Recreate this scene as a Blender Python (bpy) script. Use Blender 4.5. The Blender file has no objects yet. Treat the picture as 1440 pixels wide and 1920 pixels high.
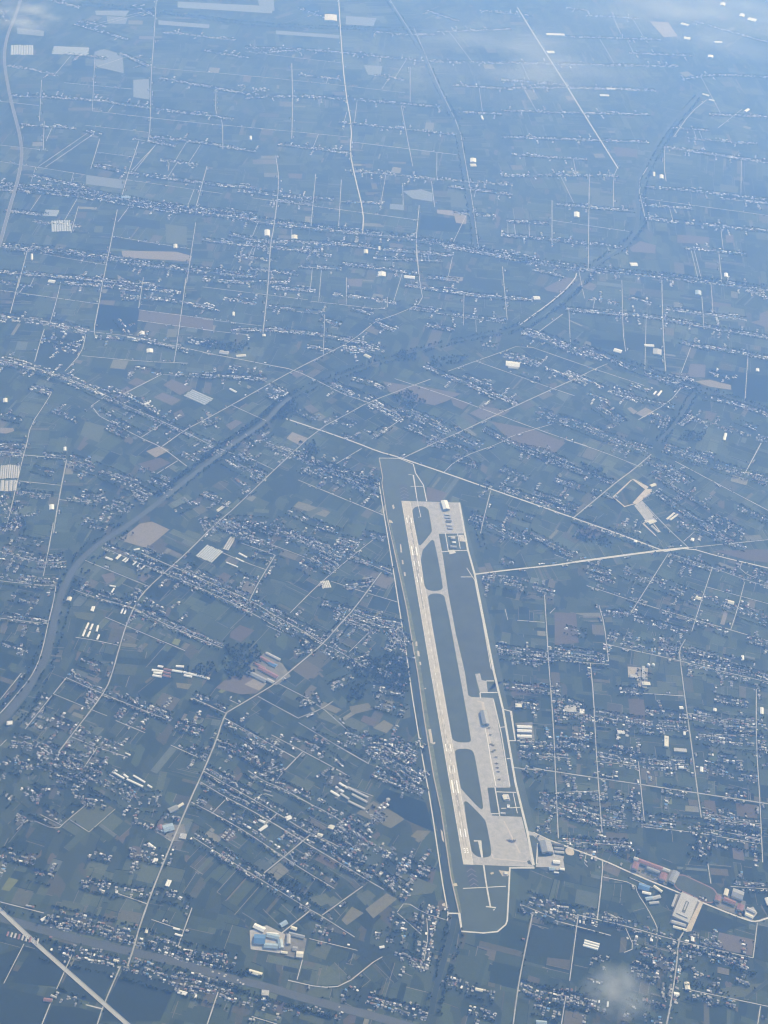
import bpy, bmesh, math, random
import numpy as np
from mathutils import Vector, kdtree

random.seed(7)
RNG = np.random.default_rng(7)
S = bpy.context.scene
COL = S.collection
R = math.radians

# ------------------------------------------------------------------ camera
DEP, ROLL, FPX, ALT = R(40.0), R(5.0), 2600.0, 5150.0
fw = Vector((0, math.cos(DEP), -math.sin(DEP)))
r0 = Vector((1, 0, 0)); u0 = r0.cross(fw)
rt = r0 * math.cos(ROLL) + u0 * math.sin(ROLL)
up = u0 * math.cos(ROLL) - r0 * math.sin(ROLL)
CAM = Vector((0, -ALT / math.tan(DEP), ALT))
cd = bpy.data.cameras.new('camera'); cam = bpy.data.objects.new('camera', cd); COL.objects.link(cam)
from mathutils import Matrix
cam.matrix_world = Matrix((( rt.x, up.x, -fw.x, CAM.x), (rt.y, up.y, -fw.y, CAM.y), (rt.z, up.z, -fw.z, CAM.z), (0, 0, 0, 1)))
cd.sensor_fit = 'VERTICAL'; cd.sensor_height = 36.0; cd.lens = 36.0 * FPX / 1920.0
cd.clip_start = 1.0; cd.clip_end = 200000.0
S.camera = cam

# ------------------------------------------------------------------ light
SUN_EL, SUN_AZ = R(40), R(36)          # azimuth measured from +Y (into the picture) towards +X
W = bpy.data.worlds.new('World'); S.world = W; W.use_nodes = True
wn = W.node_tree
sky = wn.nodes.new('ShaderNodeTexSky'); sky.sky_type = 'NISHITA'; sky.sun_disc = False
sky.sun_elevation = SUN_EL; sky.sun_rotation = SUN_AZ
wn.links.new(sky.outputs[0], wn.nodes['Background'].inputs[0]); wn.nodes['Background'].inputs[1].default_value = 0.15
sl = bpy.data.lights.new('sun', 'SUN'); sl.energy = 5.0; sl.angle = R(0.5); sl.color = (1, .97, .92)
so = bpy.data.objects.new('sun', sl); COL.objects.link(so)
sd = Vector((math.sin(SUN_AZ) * math.cos(SUN_EL), math.cos(SUN_AZ) * math.cos(SUN_EL), math.sin(SUN_EL)))
so.rotation_euler = sd.to_track_quat('Z', 'Y').to_euler(); so.location = (0, 0, 3000)
S.view_settings.view_transform = 'Standard'; S.view_settings.look = 'None'
S.view_settings.exposure = 0.12; S.view_settings.gamma = 1.0
HAZE_DENSITY, HAZE_COL, HAZE_G = 0.000084, (.235, .46, 1.0), 0.39
S.cycles.volume_bounces = 2; S.cycles.max_bounces = 6; S.cycles.diffuse_bounces = 2; S.cycles.use_denoising = True; S.cycles.filter_width = 1.15

# ------------------------------------------------------------------ helpers
def G(x, y):
    """survey point of the photograph -> position on the flat ground (metres)"""
    d = fw * FPX + rt * (x - 720) - up * (y - 960)
    t = -CAM.z / d.z
    return np.array([CAM.x + d.x * t, CAM.y + d.y * t])
def pts(s):
    return [G(*map(float, p.split(','))) for p in s.split()]
def px_of(p):
    v = Vector((p[0], p[1], 0)) - CAM
    z = v.dot(fw)
    return 720 + FPX * v.dot(rt) / z, 960 - FPX * v.dot(up) / z

def mat(name, col, rough=.85, var=.18, scale=.05, spec=.3, metallic=0.0, bump=0):
    m = bpy.data.materials.new(name); m.use_nodes = True
    nt = m.node_tree; b = nt.nodes['Principled BSDF']
    b.inputs['Roughness'].default_value = rough; b.inputs['Specular IOR Level'].default_value = spec
    b.inputs['Metallic'].default_value = metallic
    g = nt.nodes.new('ShaderNodeNewGeometry')
    n = nt.nodes.new('ShaderNodeTexNoise'); n.inputs['Scale'].default_value = scale; n.inputs['Detail'].default_value = 6; n.inputs['Roughness'].default_value = .65
    nt.links.new(g.outputs['Position'], n.inputs['Vector'])
    mr = nt.nodes.new('ShaderNodeMapRange')
    mr.inputs[1].default_value = .25; mr.inputs[2].default_value = .75
    mr.inputs[3].default_value = 1 - var; mr.inputs[4].default_value = 1 + var
    nt.links.new(n.outputs['Fac'], mr.inputs[0])
    mx = nt.nodes.new('ShaderNodeMix'); mx.data_type = 'RGBA'; mx.blend_type = 'MULTIPLY'; mx.inputs[0].default_value = 1
    if col == 'tint':
        a = nt.nodes.new('ShaderNodeAttribute'); a.attribute_name = 'tint'
        nt.links.new(a.outputs['Color'], mx.inputs[6])
    else:
        mx.inputs[6].default_value = (*col, 1)
    nt.links.new(mr.outputs[0], mx.inputs[7])
    nt.links.new(mx.outputs[2], b.inputs['Base Color'])
    return m

M = {}
M['tint'] = mat('tinted_surface', 'tint', .9, .12, .04, .1)
M['leaf'] = mat('foliage', 'tint', .8, .35, .12, .15)
M['field'] = mat('crop_field', 'tint', .95, .13, .06, .05)
M['concrete'] = mat('pale_concrete', (.47, .43, .375), .9, .10, .03)
M['runway'] = mat('runway_concrete', (.45, .42, .37), .9, .2, .03)
M['apron'] = mat('apron_concrete', (.352, .342, .325), .9, .2, .035)
M['lane'] = mat('lane_concrete', (.39, .385, .365), .9, .3, .02)
M['road'] = mat('road_concrete', (.52, .505, .465), .9, .15, .02)
M['road2'] = mat('worn_road_concrete', (.33, .328, .31), .9, .3, .015)
M['highway'] = mat('highway_surface', (.36, .36, .34), .9, .08, .02)
M['asphalt2'] = mat('worn_asphalt', (.15, .152, .15), .9, .15, .02)
M['dust'] = mat('dusty_track', (.34, .31, .25), .95, .25, .03)
M['yard'] = mat('dirty_yard', (.17, .165, .14), .95, .3, .03)
M['lot'] = mat('bare_tan_lot', (.45, .40, .32), .95, .2, .03)
M['paint'] = mat('white_paint', (.82, .81, .78), .7, .08, .05)
M['rubber'] = mat('tyre_rubber_on_concrete', (.27, .25, .225), .9, .3, .03)
M['asphalt'] = mat('blast_pad_asphalt', (.055, .06, .06), .9, .2, .03)
M['chev'] = mat('faded_chevron_paint', (.20, .20, .19), .9, .2, .05)
M['grass'] = mat('airfield_grass', (.066, .083, .060), .95, .22, .008)
M['isle'] = mat('taxiway_grass', (.062, .077, .057), .95, .22, .012)
M['rough'] = mat('rough_mown_grass', (.064, .074, .056), .95, .25, .01)
M['scrub'] = mat('bank_scrub', (.13, .145, .085), .95, .5, .05)
M['water'] = mat('canal_water', (.026, .042, .042), .6, .2, .01, .12)
M['river'] = mat('silty_river_water', (.074, .084, .084), .5, .12, .006, .25)
M['wall'] = mat('plaster_wall', (.50, .49, .46), .9, .12, .2)
M['wallgrey'] = mat('grey_wall', (.36, .36, .35), .9, .12, .2)
M['white'] = mat('white_sheet_roof', (.66, .66, .65), .5, .06, .1)
M['cream'] = mat('cream_sheet_roof', (.58, .56, .48), .6, .08, .1)
M['blue'] = mat('blue_steel_roof', (.085, .18, .35), .5, .10, .1)
M['paleblue'] = mat('pale_blue_steel_roof', (.27, .35, .43), .5, .15, .1)
M['bluegrey'] = mat('blue_grey_steel_roof', (.23, .245, .265), .55, .08, .1)
M['grey'] = mat('grey_roof', (.26, .265, .27), .8, .2, .1)
M['lightgrey'] = mat('light_grey_roof', (.38, .38, .375), .7, .12, .1)
M['darkgrey'] = mat('dark_grey_roof', (.11, .115, .12), .8, .2, .1)
M['red'] = mat('red_tile_roof', (.235, .13, .125), .8, .25, .1)
M['track'] = mat('red_running_track', (.215, .135, .125), .9, .1, .1)
M['film'] = mat('greenhouse_film', (.36, .39, .42), .4, .2, .08)
M['jet'] = mat('dark_aircraft_paint', (.12, .125, .13), .5, .2, .5)
M['glass'] = mat('canopy_glass', (.03, .035, .04), .15, .1, 1)

def ob(name, me, m=None, parent=None, kind=None, label=None, cat=None, group=None):
    o = bpy.data.objects.new(name, me); COL.objects.link(o)
    if m is not None and me is not None and not me.materials: me.materials.append(m)
    if parent is not None: o.parent = parent
    if kind: o['kind'] = kind
    if label: o['label'] = label
    if cat: o['category'] = cat
    if group: o['group'] = group
    return o
def mesh(name, v, f, tint=None):
    me = bpy.data.meshes.new(name); me.from_pydata([tuple(map(float, p)) for p in v], [], f); me.update()
    if tint is not None: settint(me, tint)
    return me
def settint(me, t):
    a = me.attributes.new('tint', 'FLOAT_COLOR', 'FACE'); n = len(me.polygons)
    t = np.asarray(t, dtype=np.float32)
    if t.ndim == 1: t = np.tile(t, (n, 1))
    buf = np.ones((n, 4), np.float32); buf[:, :3] = t
    a.data.foreach_set('color', buf.ravel())
def big_mesh(name, V, F_sizes, F_idx, tints):
    """V (n,3); F_sizes per face; F_idx flat loop vertex indices"""
    me = bpy.data.meshes.new(name)
    me.vertices.add(len(V)); me.vertices.foreach_set('co', V.astype(np.float32).ravel())
    me.loops.add(len(F_idx)); me.loops.foreach_set('vertex_index', F_idx.astype(np.int32))
    me.polygons.add(len(F_sizes))
    starts = np.concatenate([[0], np.cumsum(F_sizes)[:-1]]).astype(np.int32)
    me.polygons.foreach_set('loop_start', starts)
    me.update(calc_edges=True); me.validate(); me.shade_flat()
    settint(me, tints)
    return me
def replicate(name, tv, tf, T, tints): return big_mesh(name, *rep_arrays(tv, tf, T, tints))
def rep_arrays(tv, tf, T, tints):
    """template verts (k,3), faces list; T (n,5..): x,y,z,sx,sy,sz,angle; tints (n,len(tf),3) or (n,3)"""
    tv = np.asarray(tv, float); n = len(T); k = len(tv)
    c, s = np.cos(T[:, 6]), np.sin(T[:, 6])
    X = tv[None, :, 0] * T[:, 3, None]; Y = tv[None, :, 1] * T[:, 4, None]; Z = tv[None, :, 2] * T[:, 5, None]
    V = np.stack([X * c[:, None] - Y * s[:, None] + T[:, 0, None], X * s[:, None] + Y * c[:, None] + T[:, 1, None], Z + T[:, 2, None]], -1).reshape(-1, 3)
    sizes = np.array([len(f) for f in tf]); flat = np.concatenate([np.array(f) for f in tf])
    F = (flat[None, :] + (np.arange(n) * k)[:, None]).ravel()
    if tints.ndim == 2: tints = np.repeat(tints[:, None, :], len(tf), 1)
    return V, np.tile(sizes, n), F, tints.reshape(-1, 3)

def area2(p):
    p = np.asarray(p); x, y = p[:, 0], p[:, 1]
    return .5 * (x @ np.roll(y, -1) - y @ np.roll(x, -1))
def slab_mesh(name, poly, z, tint=None, z0=0.0, origin=None):
    p = [np.asarray(q, float) for q in poly]
    if area2(p) < 0: p = p[::-1]
    if origin is not None: p = [q - origin for q in p]
    n = len(p)
    v = [(q[0], q[1], z) for q in p] + [(q[0], q[1], z0) for q in p]
    f = [tuple(range(n))] + [(i, n + i, n + (i + 1) % n, (i + 1) % n) for i in range(n)]
    f = f[:1] + [tuple(reversed(q)) for q in f[1:]]
    f = f[:1] + [(i, n + i, n + (i + 1) % n, (i + 1) % n) for i in range(n)]
    me = bpy.data.meshes.new(name)
    bm = bmesh.new(); bv = [bm.verts.new(q) for q in v]
    bm.faces.new(bv[:n])
    for i in range(n): bm.faces.new((bv[i], bv[n + i], bv[n + (i + 1) % n], bv[(i + 1) % n]))
    if n > 4: bmesh.ops.triangulate(bm, faces=[bm.faces[:][0]]) if False else None
    bm.to_mesh(me); bm.free()
    if tint is not None: settint(me, tint)
    return me
def smooth_poly(p, it=2):
    p = [np.asarray(q, float) for q in p]
    for _ in range(it):
        q = []
        for i in range(len(p)):
            a, b = p[i], p[(i + 1) % len(p)]
            q += [a * .75 + b * .25, a * .25 + b * .75]
        p = q
    return p
def smooth_line(p, it=2):
    for _ in range(it):
        q = [p[0]]
        for a, b in zip(p[:-1], p[1:]): q += [a * .75 + b * .25, a * .25 + b * .75]
        p = q + [p[-1]]
    return p
def ribbon_mesh(name, p, w, z, z0=0.0, jitter=0):
    p = [np.asarray(q, float) for q in p]; n = len(p); L = []; Rr = []
    for i in range(n):
        a = p[max(i - 1, 0)]; b = p[min(i + 1, n - 1)]
        d = (b - a) / max(np.linalg.norm(b - a), 1e-6); nn = np.array([-d[1], d[0]])
        if 0 < i < n - 1:
            d1 = (p[i] - a) / max(np.linalg.norm(p[i] - a), 1e-6); cs = max(.5, abs(d1 @ d))
        else: cs = 1
        ww = (w[i] if hasattr(w, '__len__') else w) * .5 / cs
        if jitter: ww *= 1 + random.uniform(-jitter, jitter)
        L.append(p[i] + nn * ww); Rr.append(p[i] - nn * ww)
    v = [(q[0], q[1], z) for q in L] + [(q[0], q[1], z) for q in Rr] + [(q[0], q[1], z0) for q in L] + [(q[0], q[1], z0) for q in Rr]
    f = []
    for i in range(n - 1):
        f += [(i, n + i, n + i + 1, i + 1), (i, i + 1, 2 * n + i + 1, 2 * n + i), (n + i, 3 * n + i, 3 * n + i + 1, n + i + 1)]
    f += [(0, 2 * n, 3 * n, n), (n - 1, 2 * n - 1, 4 * n - 1, 3 * n - 1)]
    return mesh(name, v, f)
def densify(p, step):
    out = [p[0]]
    for a, b in zip(p[:-1], p[1:]):
        n = max(1, int(np.linalg.norm(b - a) / step))
        out += [a + (b - a) * (k / n) for k in range(1, n + 1)]
    return out

# ================================================================== survey tables (photo positions)
ROADS = []   # width, points
def rd(w, s): ROADS.append((w, s))
LN, RD = 4.6, 7.5
# main roads
rd(RD, "110,1410 135,1377 172,1330 200,1291 212,1257 222,1220 237,1170 257,1127 277,1102 322,1062 360,1027 396,990 446,947 514,881 596,805 652,776 689,755 760,728 777,722 807,711")
rd(8.5, "425,1336 417,1352 405,1390 388,1430 375,1460 360,1492 335,1550 308,1614 283,1677 262,1736 250,1780 239,1812")
rd(RD, "425,1336 493,1296 516,1282 560,1245 605,1208 643,1164 663,1143 715,1073")
rd(9.5, "536,785 596,805 665,829 710,847 740,855 755,860 832,886 920,917 1035,957 1075,971 1157,1000 1247,1034")
rd(9.0, "1247,1034 1291,1027 1346,1043 1440,1065 1500,1080")
rd(12, "890,1077 960,1068 1040,1060 1078,1054")
rd(17, "1078,1054 1157,1043 1244,1031.5 1291,1027")
rd(6, "1291,1027 1350,1021 1440,1012 1490,1007")
rd(7, "1291,1027 1250,989 1203,939")
rd(RD, "1221,852 1187,881 1157,903 1139,918 1075,971")
rd(9, "1000,1561 1029,1575 1040,1579 1129,1612 1195,1642 1276,1675 1345,1704 1405,1727 1420,1728 1440,1721 1480,1712")
rd(RD, "1000,1440 1040,1447 1202,1471 1307,1487 1440,1507 1500,1517")
rd(6, "703,604 660,639 609,665 551,694 499,723 435,759 380,789 347,806 304,837")
rd(6.5, "380,661 441,672 507,685 551,693 607,720 644,739 691,755 720,765 760,783")
rd(6, "0,676 64,689 117,706 155,720 200,742 239,762 278,778 308,792 347,810 400,837 440,852")
rd(5.5, "-60,580 0,591 94,603 161,621 250,631 330,649 400,664")
rd(7, "293,0 288,83 283,143 282,233 278,263"); rd(6.5, "260,265 238,333 228,370"); rd(6, "220,393 207,460 193,527 183,584 176,617 179,632")
rd(9, "634,-20 639,69 647,167 660,240 656,285 665,330 682,399 680,437")
rd(8, "517,292 524,340 514,424 507,458 503,535 493,625"); rd(8, "547,118 549,194 547,260"); rd(7, "769,125 769,191"); rd(7, "752,198 774,312")
rd(11, "970,14 1002,66 1055,149 1068,170 1100,222 1159,316"); rd(7, "725,-10 745,22 774,66")
rd(7, "775,50 800,108 826,170 862,240 871,295 886,378 897,464")
rd(6, "1157,316 1150,332 1150,389"); rd(6, "1105,326 1103,503"); rd(6, "1035,375 1035,455")
rd(8, "1325,187 1294,212 1263,257"); rd(7, "1247,271 1245,313 1249,340"); rd(7, "1214,314 1195,344 1209,406"); rd(6, "1391,205 1346,240"); rd(7, "1348,476 1353,524")
rd(6.5, "1241,525 1242,585 1245,651 1248,696"); rd(5.5, "1166,525 1168,622 1173,659"); rd(5, "1316,556 1320,617")
rd(7, "100,1000 110,937 125,862"); rd(6, "100,980 87,1052 81,1080")
rd(6, "105,1099 100,1130 90,1170 80,1217 70,1247 55,1274 27,1307 2,1336 -30,1368")
rd(6, "1021,1115 1027,1215 1030,1260 1038,1364 1043,1486 1047,1572")
rd(7, "1285,1199 1273,1219 1276,1243 1284,1307 1297,1400 1307,1478 1315,1533"); rd(6, "1107,1243 1113,1307 1117,1394 1123,1483 1129,1561")
rd(6, "1123,1135 1133,1170 1141,1240"); rd(6, "1418,1292 1418,1394 1425,1505 1430,1617"); rd(5, "1197,1428 1208,1539")
rd(6.5, "1130,1612 1129,1644 1120,1724"); rd(7.5, "1282,1747 1272,1764 1268,1817 1257,1886 1249,1925"); rd(6, "1420,1730 1412,1796")
rd(5.5, "1084,1717 1068,1839"); rd(7, "998,1716 985,1780 975,1830 968,1875 961,1930")
rd(5, "1130,1644 1191,1657 1195,1675 1212,1700 1232,1737 1232,1747")
rd(6, "1253,1038 1215,1098 1183,1149"); rd(5.5, "1336,1063 1317,1120 1297,1184"); rd(5.5, "1396,1092 1384,1138 1370,1181"); rd(6, "1100,1098 1203,1132 1303,1162 1370,1181 1440,1202 1490,1216")
rd(5, "1323,1100 1440,1132"); rd(5.5, "1266,865 1345,907 1440,957 1490,983"); rd(6, "1427,831 1396,889"); rd(5, "1060,824 1130,847 1202,876"); rd(5.5, "1276,728 1255,754 1197,787")
rd(5, "1060,673 1115,692 1208,723"); rd(6, "1060,719 1115,692 1139,682"); rd(5, "1282,1015 1302,997")
rd(7.5, "755,859 825,826 865,809 932,777 967,761 1037,729 1100,700"); rd(5, "832,886 852,866 882,851"); rd(4, "882,851 940,830 960,817 1005,804 1035,795")
rd(5.5, "740,710 777,722 850,746 932,777 1005,804 1065,825 1100,836"); rd(5, "892,677 977,707 1037,729 1077,742"); rd(5, "840,696 892,677 927,665 980,645 1060,673")
rd(6, "781,462 787,530 794,566 755,585 704,603"); rd(6, "767,579 870,595 950,606"); rd(5, "870,552 869,610"); rd(6, "942,500 951,600"); rd(4, "892,600 893,622")
rd(9, "975,609 1050,554 1079,522 1081,512"); rd(6, "1010,622 1055,589"); rd(6.5, "920,920 905,980 901,1000"); rd(5, "1040,1040 1078,1054")
rd(5.5, "559,900 719,966"); rd(4.5, "433,759 499,789"); rd(4.5, "467,858 514,881"); rd(4.5, "678,841 628,871"); rd(4.5, "760,781 697,823"); rd(5, "499,829 549,848")
rd(5, "380,538 577,562"); rd(4.5, "380,598 490,611"); rd(4.5, "500,577 609,590"); rd(5, "609,590 606,665"); rd(5, "650,520 649,571"); rd(5, "583,565 649,572 727,582 726,557"); rd(4.5, "380,618 466,628")
rd(5, "36,520 29,550 19,588"); rd(5, "114,528 107,560 94,605"); rd(5.5, "269,520 260,578"); rd(5.5, "349,520 331,651 326,680"); rd(5.5, "83,617 75,642 65,678"); rd(5, "161,627 153,662 122,696")
rd(5, "0,544 107,559 186,570"); rd(4.5, "260,581 400,599"); rd(4.5, "258,601 400,620"); rd(5, "153,667 272,678 353,681"); rd(6.5, "303,702 219,745"); rd(4.5, "306,702 400,709")
rd(5.5, "199,742 162,767 261,820 303,838 350,874"); rd(4.5, "308,792 265,820"); rd(5, "96,737 89,750 57,798 50,834 44,853 28,923 14,981"); rd(5, "44,853 124,860"); rd(4.5, "36,902 114,910"); rd(5, "110,937 172,942"); rd(4.5, "333,864 294,888")
rd(5, "178,103 173,208"); rd(5.5, "78,150 74,227"); rd(5.5, "83,227 81,280"); rd(5.5, "187,260 170,317"); rd(7, "405,167 404,217 417,220 418,280"); rd(6, "388,312 367,390"); rd(5, "367,417 350,530"); rd(5.5, "147,387 133,437"); rd(5.5, "53,463 33,540"); rd(4.5, "67,313 58,342"); rd(4, "138,324 132,345")
rd(6, "0,190 73,198"); rd(5.5, "0,303 67,313 160,328"); rd(5, "160,235 277,248"); rd(5.5, "173,208 363,230 480,240 654,257"); rd(5, "238,337 417,363"); rd(5, "120,155 248,167"); rd(5, "287,127 480,143 640,160"); rd(4.5, "0,272 90,282"); rd(4.5, "213,443 357,467"); rd(4.5, "27,467 200,497"); rd(4, "180,285 262,296")
rd(6, "592,326 583,424"); rd(6, "640,337 635,424"); rd(6, "472,371 682,399 786,413"); rd(6.5, "786,385 779,462 788,535"); rd(5, "809,340 815,388"); rd(5, "755,344 756,384"); rd(6.5, "658,266 856,290"); rd(5, "460,97 640,118"); rd(5, "640,160 759,174"); rd(4.5, "305,303 318,303 315,320")
rd(5, "1034,413 1180,434"); rd(5, "1205,372 1440,404")
# lower-left lanes
rd(5, "276,1695 217,1674"); rd(5, "0,1691 82,1712"); rd(7, "226,1812 195,1882 181,1925"); rd(6, "161,1884 193,1892"); rd(5, "135,1790 106,1855"); rd(4.5, "45,1770 7,1844"); rd(5, "95,1880 77,1925"); rd(6, "360,1702 334,1774"); rd(5, "284,1724 345,1745")
rd(4, "30,1557 54,1534 106,1557 127,1537 165,1506"); rd(4, "75,1527 115,1547"); rd(3.5, "131,1537 167,1560"); rd(3.5, "216,1517 167,1560"); rd(4, "294,1560 322,1578")
rd(5, "382,1446 476,1500 520,1525 567,1555 582,1562 615,1577 640,1590"); rd(5, "376,1466 425,1496 467,1517 515,1545 567,1577 627,1612 692,1652"); rd(4.5, "359,1504 410,1530 465,1562 532,1607 575,1635 627,1666"); rd(4, "362,1570 422,1608 490,1650 580,1705 602,1717 665,1757")
rd(7, "582,1565 532,1607 495,1637"); rd(5, "476,1500 494,1487 512,1493"); rd(5.5, "520,1525 485,1557"); rd(4, "397,1526 422,1500"); rd(5.5, "680,1662 604,1716"); rd(6.5, "582,1707 525,1752"); rd(6, "700,1804 644,1849 601,1852 540,1838"); rd(6, "409,1860 387,1925"); rd(5, "472,1906 525,1922"); rd(4.5, "535,1442 520,1462"); rd(4, "580,1760 670,1782"); rd(4.5, "465,1445 495,1465 530,1478 580,1507 612,1522 652,1547"); rd(5, "567,1800 557,1837"); rd(4.5, "717,1794 700,1804")
rd(5, "0,1089 50,1095 105,1099"); rd(4.5, "0,1034 82,1057 125,1052"); rd(5, "0,1159 90,1170"); rd(5, "137,1105 180,1121 215,1130 252,1140 287,1160 360,1192 417,1215"); rd(5, "160,1051 280,1100"); rd(5, "195,1027 240,1047 287,1066 307,1074 360,1096"); rd(5.5, "265,1037 322,1062 360,1077 388,1090"); rd(4, "197,1157 245,1177 287,1195 347,1220")
rd(6, "125,1270 100,1301 47,1367"); rd(5, "125,1271 195,1302 320,1352"); rd(3.5, "100,1301 172,1331 200,1342"); rd(4.5, "217,1351 272,1374"); rd(4.5, "132,1381 185,1402 240,1420"); rd(5, "182,1402 157,1440"); rd(4.5, "0,1399 12,1387"); rd(5, "320,1397 360,1415 386,1427"); rd(5, "142,1195 180,1201 222,1210"); rd(4.5, "40,1262 22,1285 0,1312")
rd(5, "409,1033 461,1055 498,1068"); rd(7, "516,1041 484,1093 468,1125"); rd(5.5, "452,1018 516,1041"); rd(5, "340,1066 388,1090 468,1125 519,1156 570,1184 605,1207 627,1216 688,1253"); rd(5, "340,1087 381,1105 429,1127 477,1152 532,1184"); rd(4.5, "500,1173 528,1186"); rd(5, "544,1149 595,1098 624,1073 675,1031 705,1008"); rd(4.5, "621,1090 685,1111 746,1129"); rd(4.5, "509,1021 583,1049"); rd(4.5, "659,1044 736,1076"); rd(4.5, "624,1154 659,1168 707,1188"); rd(4, "692,1186 655,1222")
rd(5.5, "420,1346 458,1367 512,1398 554,1421"); rd(5, "509,1378 567,1408 627,1440 655,1456"); rd(6, "567,1410 535,1443"); rd(3.5, "484,1306 560,1347"); rd(3.5, "519,1280 595,1319 653,1370"); rd(6.5, "632,1398 691,1432"); rd(3.5, "560,1355 632,1398"); rd(4, "560,1346 602,1330 624,1315"); rd(5, "362,1309 425,1338"); rd(4, "340,1406 386,1427"); rd(4, "430,1312 447,1320"); rd(4, "690,1432 696,1420")
# right side lanes
rd(5.5, "1138,1208 1184,1219 1241,1231 1330,1253 1440,1279 1490,1291"); rd(5.5, "1040,1238 1142,1246"); rd(5.5, "1205,1300 1282,1305"); rd(4.5, "1288,1337 1339,1345"); rd(5, "970,1163 1021,1167"); rd(4.5, "947,1142 952,1162"); rd(4.5, "1041,1140 1031,1150")
rd(5.5, "1040,1726 1145,1754"); rd(5, "1082,1715 1123,1725 1173,1736 1270,1764 1365,1786 1412,1796"); rd(5, "1279,1853 1440,1887"); rd(5.5, "1426,1886 1420,1925"); rd(4.5, "1173,1740 1190,1778 1170,1786"); rd(5.5, "1061,1867 1052,1925"); rd(5, "1327,1618 1333,1657"); rd(4.5, "1391,1054 1386,1070 1440,1094"); rd(5, "1256,1038 1332,1063 1400,1088 1440,1100"); rd(4.5, "1370,1662 1440,1667"); rd(4, "1044,1486 1123,1483"); rd(4.5, "1115,1427 1201,1437"); rd(4, "1005,1417 1070,1422"); rd(4.5, "1209,1551 1300,1560 1429,1583"); rd(4, "1320,1532 1426,1545"); rd(4.5, "1320,1553 1427,1573"); rd(4, "1046,1577 1184,1586")
rd(4, "640,1470 700,1493"); rd(4, "692,1652 720,1668"); rd(4, "975,1695 1040,1722"); rd(4, "745,1710 760,1690 795,1712 840,1726"); rd(4, "800,1722 803,1755 795,1800"); rd(4, "745,1712 790,1752")
rd(4, "1180,1645 1240,1672"); rd(4, "1100,1598 1095,1618 1102,1625"); rd(5, "940,1437 1042,1447"); rd(4, "1308,990 1373,1018")

HIGHWAYS = [(17, "-120,1600 -60,1652 0,1706 60,1763 120,1816 180,1869 240,1922 320,1990"),
            (24, "45,-20 28,33 13,67 7,107 12,147 23,200 37,250 42,290 35,333 23,373 10,420 0,457 -20,510")]
RIVERS = [('river', 33, "-80,1700 -30,1715 7,1722 50,1735 125,1757 225,1780 325,1802 415,1830 490,1847 565,1870 640,1890 700,1905 780,1928"),
          ('river', (40, 40, 40, 38, 37, 36, 34, 31, 29, 27, 26, 26, 26, 24, 22, 22, 22, 22, 22), "-60,1400 5,1350 32,1317 62,1277 85,1237 97,1192 107,1142 120,1100 140,1062 170,1032 200,1010 240,985 300,940 340,908 375,880 440,830 500,790 520,765 545,745"),
          ('canal', 9, "545,745 600,720 680,690 760,665 850,640 950,622 1000,600 1030,578"),
          ('canal', 25, "1030,578 1070,545 1110,500 1180,460 1200,410 1190,350 1215,300 1250,240 1300,190 1320,165"),
          ('canal', 26, "727,-10 745,22 769,62 797,108 821,167 852,226 866,295 880,378 892,462"),
          ('canal', 36, "150,8 247,17 340,28 460,45 620,53 790,56 840,55"),
          ('canal', 16, "1060,638 1123,662 1187,686 1245,704 1303,728 1363,744 1440,770 1500,792"),
          ('canal', 16, "1303,735 1271,789 1234,831"),
          ('canal', 15, "940,483 1060,501 1166,509 1271,520 1440,540 1500,550"),
          ('canal', 22, "852,1722 846,1755 832,1800 818,1850 808,1900"),
          ('canal', 11, "1440,1839 1398,1872"), ('canal', 10, "1273,1228 1340,1240 1413,1258"),
          ('canal', 13, "1318,1115 1312,1135 1308,1160")]

# village rows: (files, density, points, description for the named ones)
ROWS = []
def row(n, d, s, desc=None): ROWS.append((n, d, s, desc))
row(3, .75, "88,1722 160,1737 250,1762 330,1788 440,1815", 'the north bank row by the silty river')
row(3, .75, "85,1775 150,1790 220,1806 300,1830 380,1850 440,1870", 'the south bank row by the silty river')
row(2, .6, "100,1862 130,1874 160,1884", 'the hamlet right below the pale highway')
row(2, .7, "362,1567 422,1606 490,1648 580,1703 612,1722", 'the slanting row above the blue factory')
row(2, .6, "152,1656 217,1670 282,1676 325,1682 360,1697", 'the row crossing the straight road')
row(3, .8, "815,1700 805,1750 800,1790 790,1820", 'the cluster west of the airfield canal')
row(2, .7, "830,1835 860,1845 900,1860 925,1866", 'the hamlet east of the canal')
row(2, .8, "975,1850 1010,1862 1050,1872 1100,1880 1140,1890", 'the row at the bottom edge, right')
row(3, .7, "980,1690 1000,1700 1040,1713 1082,1722 1123,1730", 'the row just south of the airfield')
row(2, .7, "1134,1717 1173,1732 1230,1750 1275,1766 1330,1778 1401,1809")
row(2, .7, "1273,1786 1330,1795 1401,1811"); row(2, .6, "1270,1800 1262,1850 1255,1905"); row(2, .6, "1179,1817 1234,1833"); row(3, .6, "1170,1895 1220,1912 1260,1915"); row(2, .5, "1285,1860 1340,1870 1380,1880")
row(2, .6, "1285,1800 1260,1815 1230,1800"); row(2, .5, "1110,1800 1140,1812"); row(2, .7, "1040,1870 1080,1880 1110,1890")
row(2, .7, "740,1790 775,1800 800,1815"); row(2, .6, "690,1875 740,1890 800,1905"); row(2, .5, "440,1870 500,1885 560,1905"); row(2, .5, "650,1850 680,1865")
row(2, .6, "241,1597 285,1606 322,1616"); row(2, .6, "0,1600 67,1615"); row(2, .6, "30,1530 60,1545"); row(1, .6, "75,1520 115,1545"); row(1, .7, "140,1497 200,1508"); row(3, .6, "160,1450 200,1470 250,1500 300,1505")
row(2, .5, "0,1510 20,1490"); row(2, .5, "45,1475 75,1500")
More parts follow.
